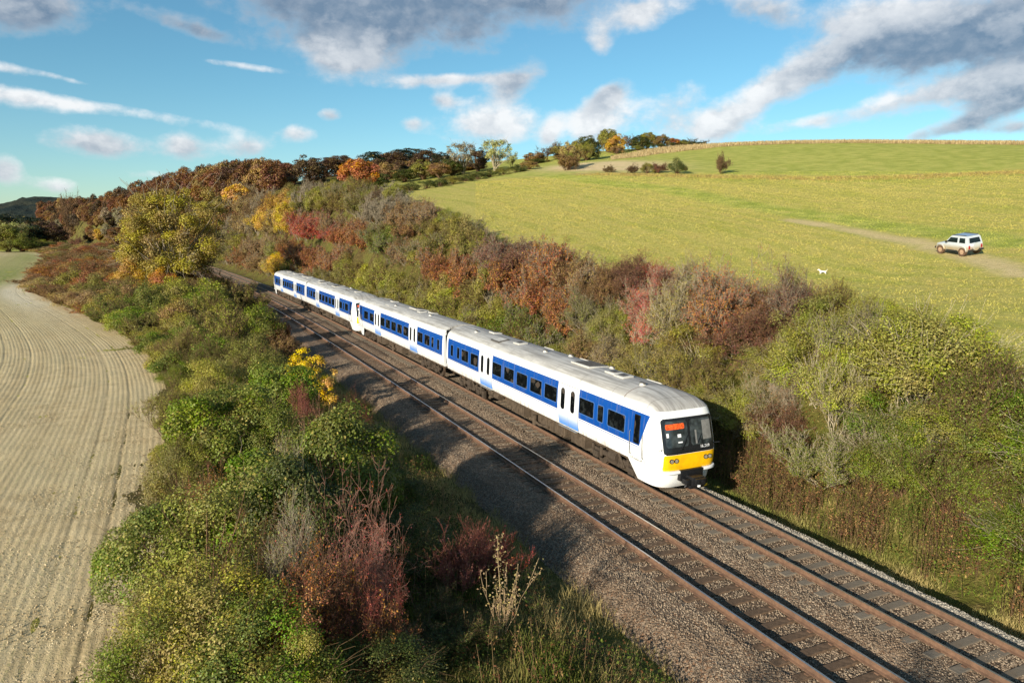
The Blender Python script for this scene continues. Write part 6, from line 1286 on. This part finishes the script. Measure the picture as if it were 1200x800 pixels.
# standing dry maize along the skyline
def maize():
    rs = np.random.RandomState(81); n = 60000; px = rs.uniform(712, 1330, n); yb_ = np.interp(px, [712, 770, 850, 1000, 1200, 1330], [189, 181, 172, 168, 170, 171]); X = np.zeros(n); Y = np.zeros(n)
    a_ = YAW+np.arctan((px-600)/F_PX); Dm = np.interp(px, [712, 770, 850, 1200], [200, 225, 235, 235])+rs.rand(n)*26; X = CAM[0]+Dm*np.sin(a_); Y = CAM[1]+Dm*np.cos(a_)
    Z = ground(X, Y); h = (.25+.95*rs.rand(n)**1.6)*np.interp(px, [712, 760, 900], [.55, .8, 1]); a = rs.uniform(0, 3.14, n); w_ = rs.uniform(.03, .08, n); d = np.stack([np.cos(a)*w_, np.sin(a)*w_, 0*a], -1); P = np.stack([X, Y, Z], -1); up_ = np.stack([rs.normal(0, .12, n), rs.normal(0, .12, n), h], -1)
    V = np.stack([P-d*.4, P+d*.4, P+up_*.7+d, P+up_, P+up_*.6-d], 1).reshape(-1, 3); me_ = fast_mesh('dry_maize', V, np.arange(5*n).reshape(-1, 5)); C = mixcol(rs, n, [(178, 156, 112), (160, 136, 96), (194, 174, 132)], [2, 2, 1]); point_color(me_, 'gc', np.repeat(np.concatenate([C, np.ones((n, 1))], 1), 5, 0)); tag(link('dry_maize', me_, None, [M_GRASS]), 'strip of dry standing maize along the hilltop skyline', kind='stuff')
maize()
# distant wooded hill at the left
def far_hill():
    nx, ny = 160, 40; base = [at_D(x, 250, 1700) for x in np.linspace(-420, 330, nx)]; V = []
    for j in range(ny):
        for i, p in enumerate(base):
            px = -420+750*i/(nx-1); f = j/(ny-1); top = at_D(px, float(np.interp(px, [-420, -150, 0, 40, 70, 200, 330], [240, 236, 240, 233, 231, 238, 246])), 1700)[2]; d = np.array([p[0]-CAM[0], p[1]-CAM[1]]); d /= np.linalg.norm(d); back = -260+560*f
            prof = math.sin(min(1, f/.55)*math.pi/2) if f < .55 else math.cos((f-.55)/.45*math.pi/2); V.append((p[0]+d[0]*back, p[1]+d[1]*back, -3+(top+3)*prof))
    V = np.array(V); V[:, 2] += (5*noise2(V[:, 0]*.03, V[:, 1]*.03, 91, 4)+2.5*np.abs(noise2(V[:, 0]*.09, V[:, 1]*.09, 92, 2)))*np.clip(V[:, 2]/12, 0, 1); idx = np.arange(nx*ny).reshape(ny, nx)
    me_ = fast_mesh('hills', V, np.stack([idx[:-1, :-1], idx[:-1, 1:], idx[1:, 1:], idx[1:, :-1]], -1).reshape(-1, 4), True)
    def fn(N, b):
        co = N.node('ShaderNodeNewGeometry').outputs['Position']; z = N.sep(co)[2]; n1 = N.noise(co, .02, 5, .65); wd = N.mix(N.ss(n1, .35, .65), srgb(30, 40, 38), srgb(52, 54, 44)); fl = N.mix(N.ss(N.noise(co, .006, 3), .4, .6), srgb(84, 100, 62), srgb(58, 72, 52)); N.put(b.inputs['Base Color'], N.mix(N.ss(z, 4, 12), fl, wd)); N.put(b.inputs['Normal'], N.bump(N.noise(co, .06, 4, .7), 1.0, 6.0))
    tag(link('hills', me_, None, [pmat('far_wood', (.05, .06, .05), .95, fn=fn, spec=.1)]), 'dark wooded hill on the far left skyline', kind='structure')
far_hill()
# trackside furniture seen small at the bend
def post(px, py, z0, w, h, cap, name, lab, cat):
    p = at_z(px, py, z0); z = gz1(p[0], p[1]); t = empty(name, (p[0], p[1], z)); tag(t, lab, cat); mb = MB(); mb.tube([(0, 0, -.2), (0, 0, h)], w, 8); mb.build('post', [M_GREYP], t)
    mb = MB(); mb.box(-cap, cap, -.05, .05, h-.1, h+cap*1.2, 0, .02); mb.build('plate', [M_LETTER], t)
post(248, 307, -.1, .06, .8, .38, 'marker_board', 'small white marker board beside the line behind the train', 'marker board')
post(62, 280, .0, .14, 4.2, .55, 'signal_post', 'tiny white topped signal post by the far railway at left', 'signal')
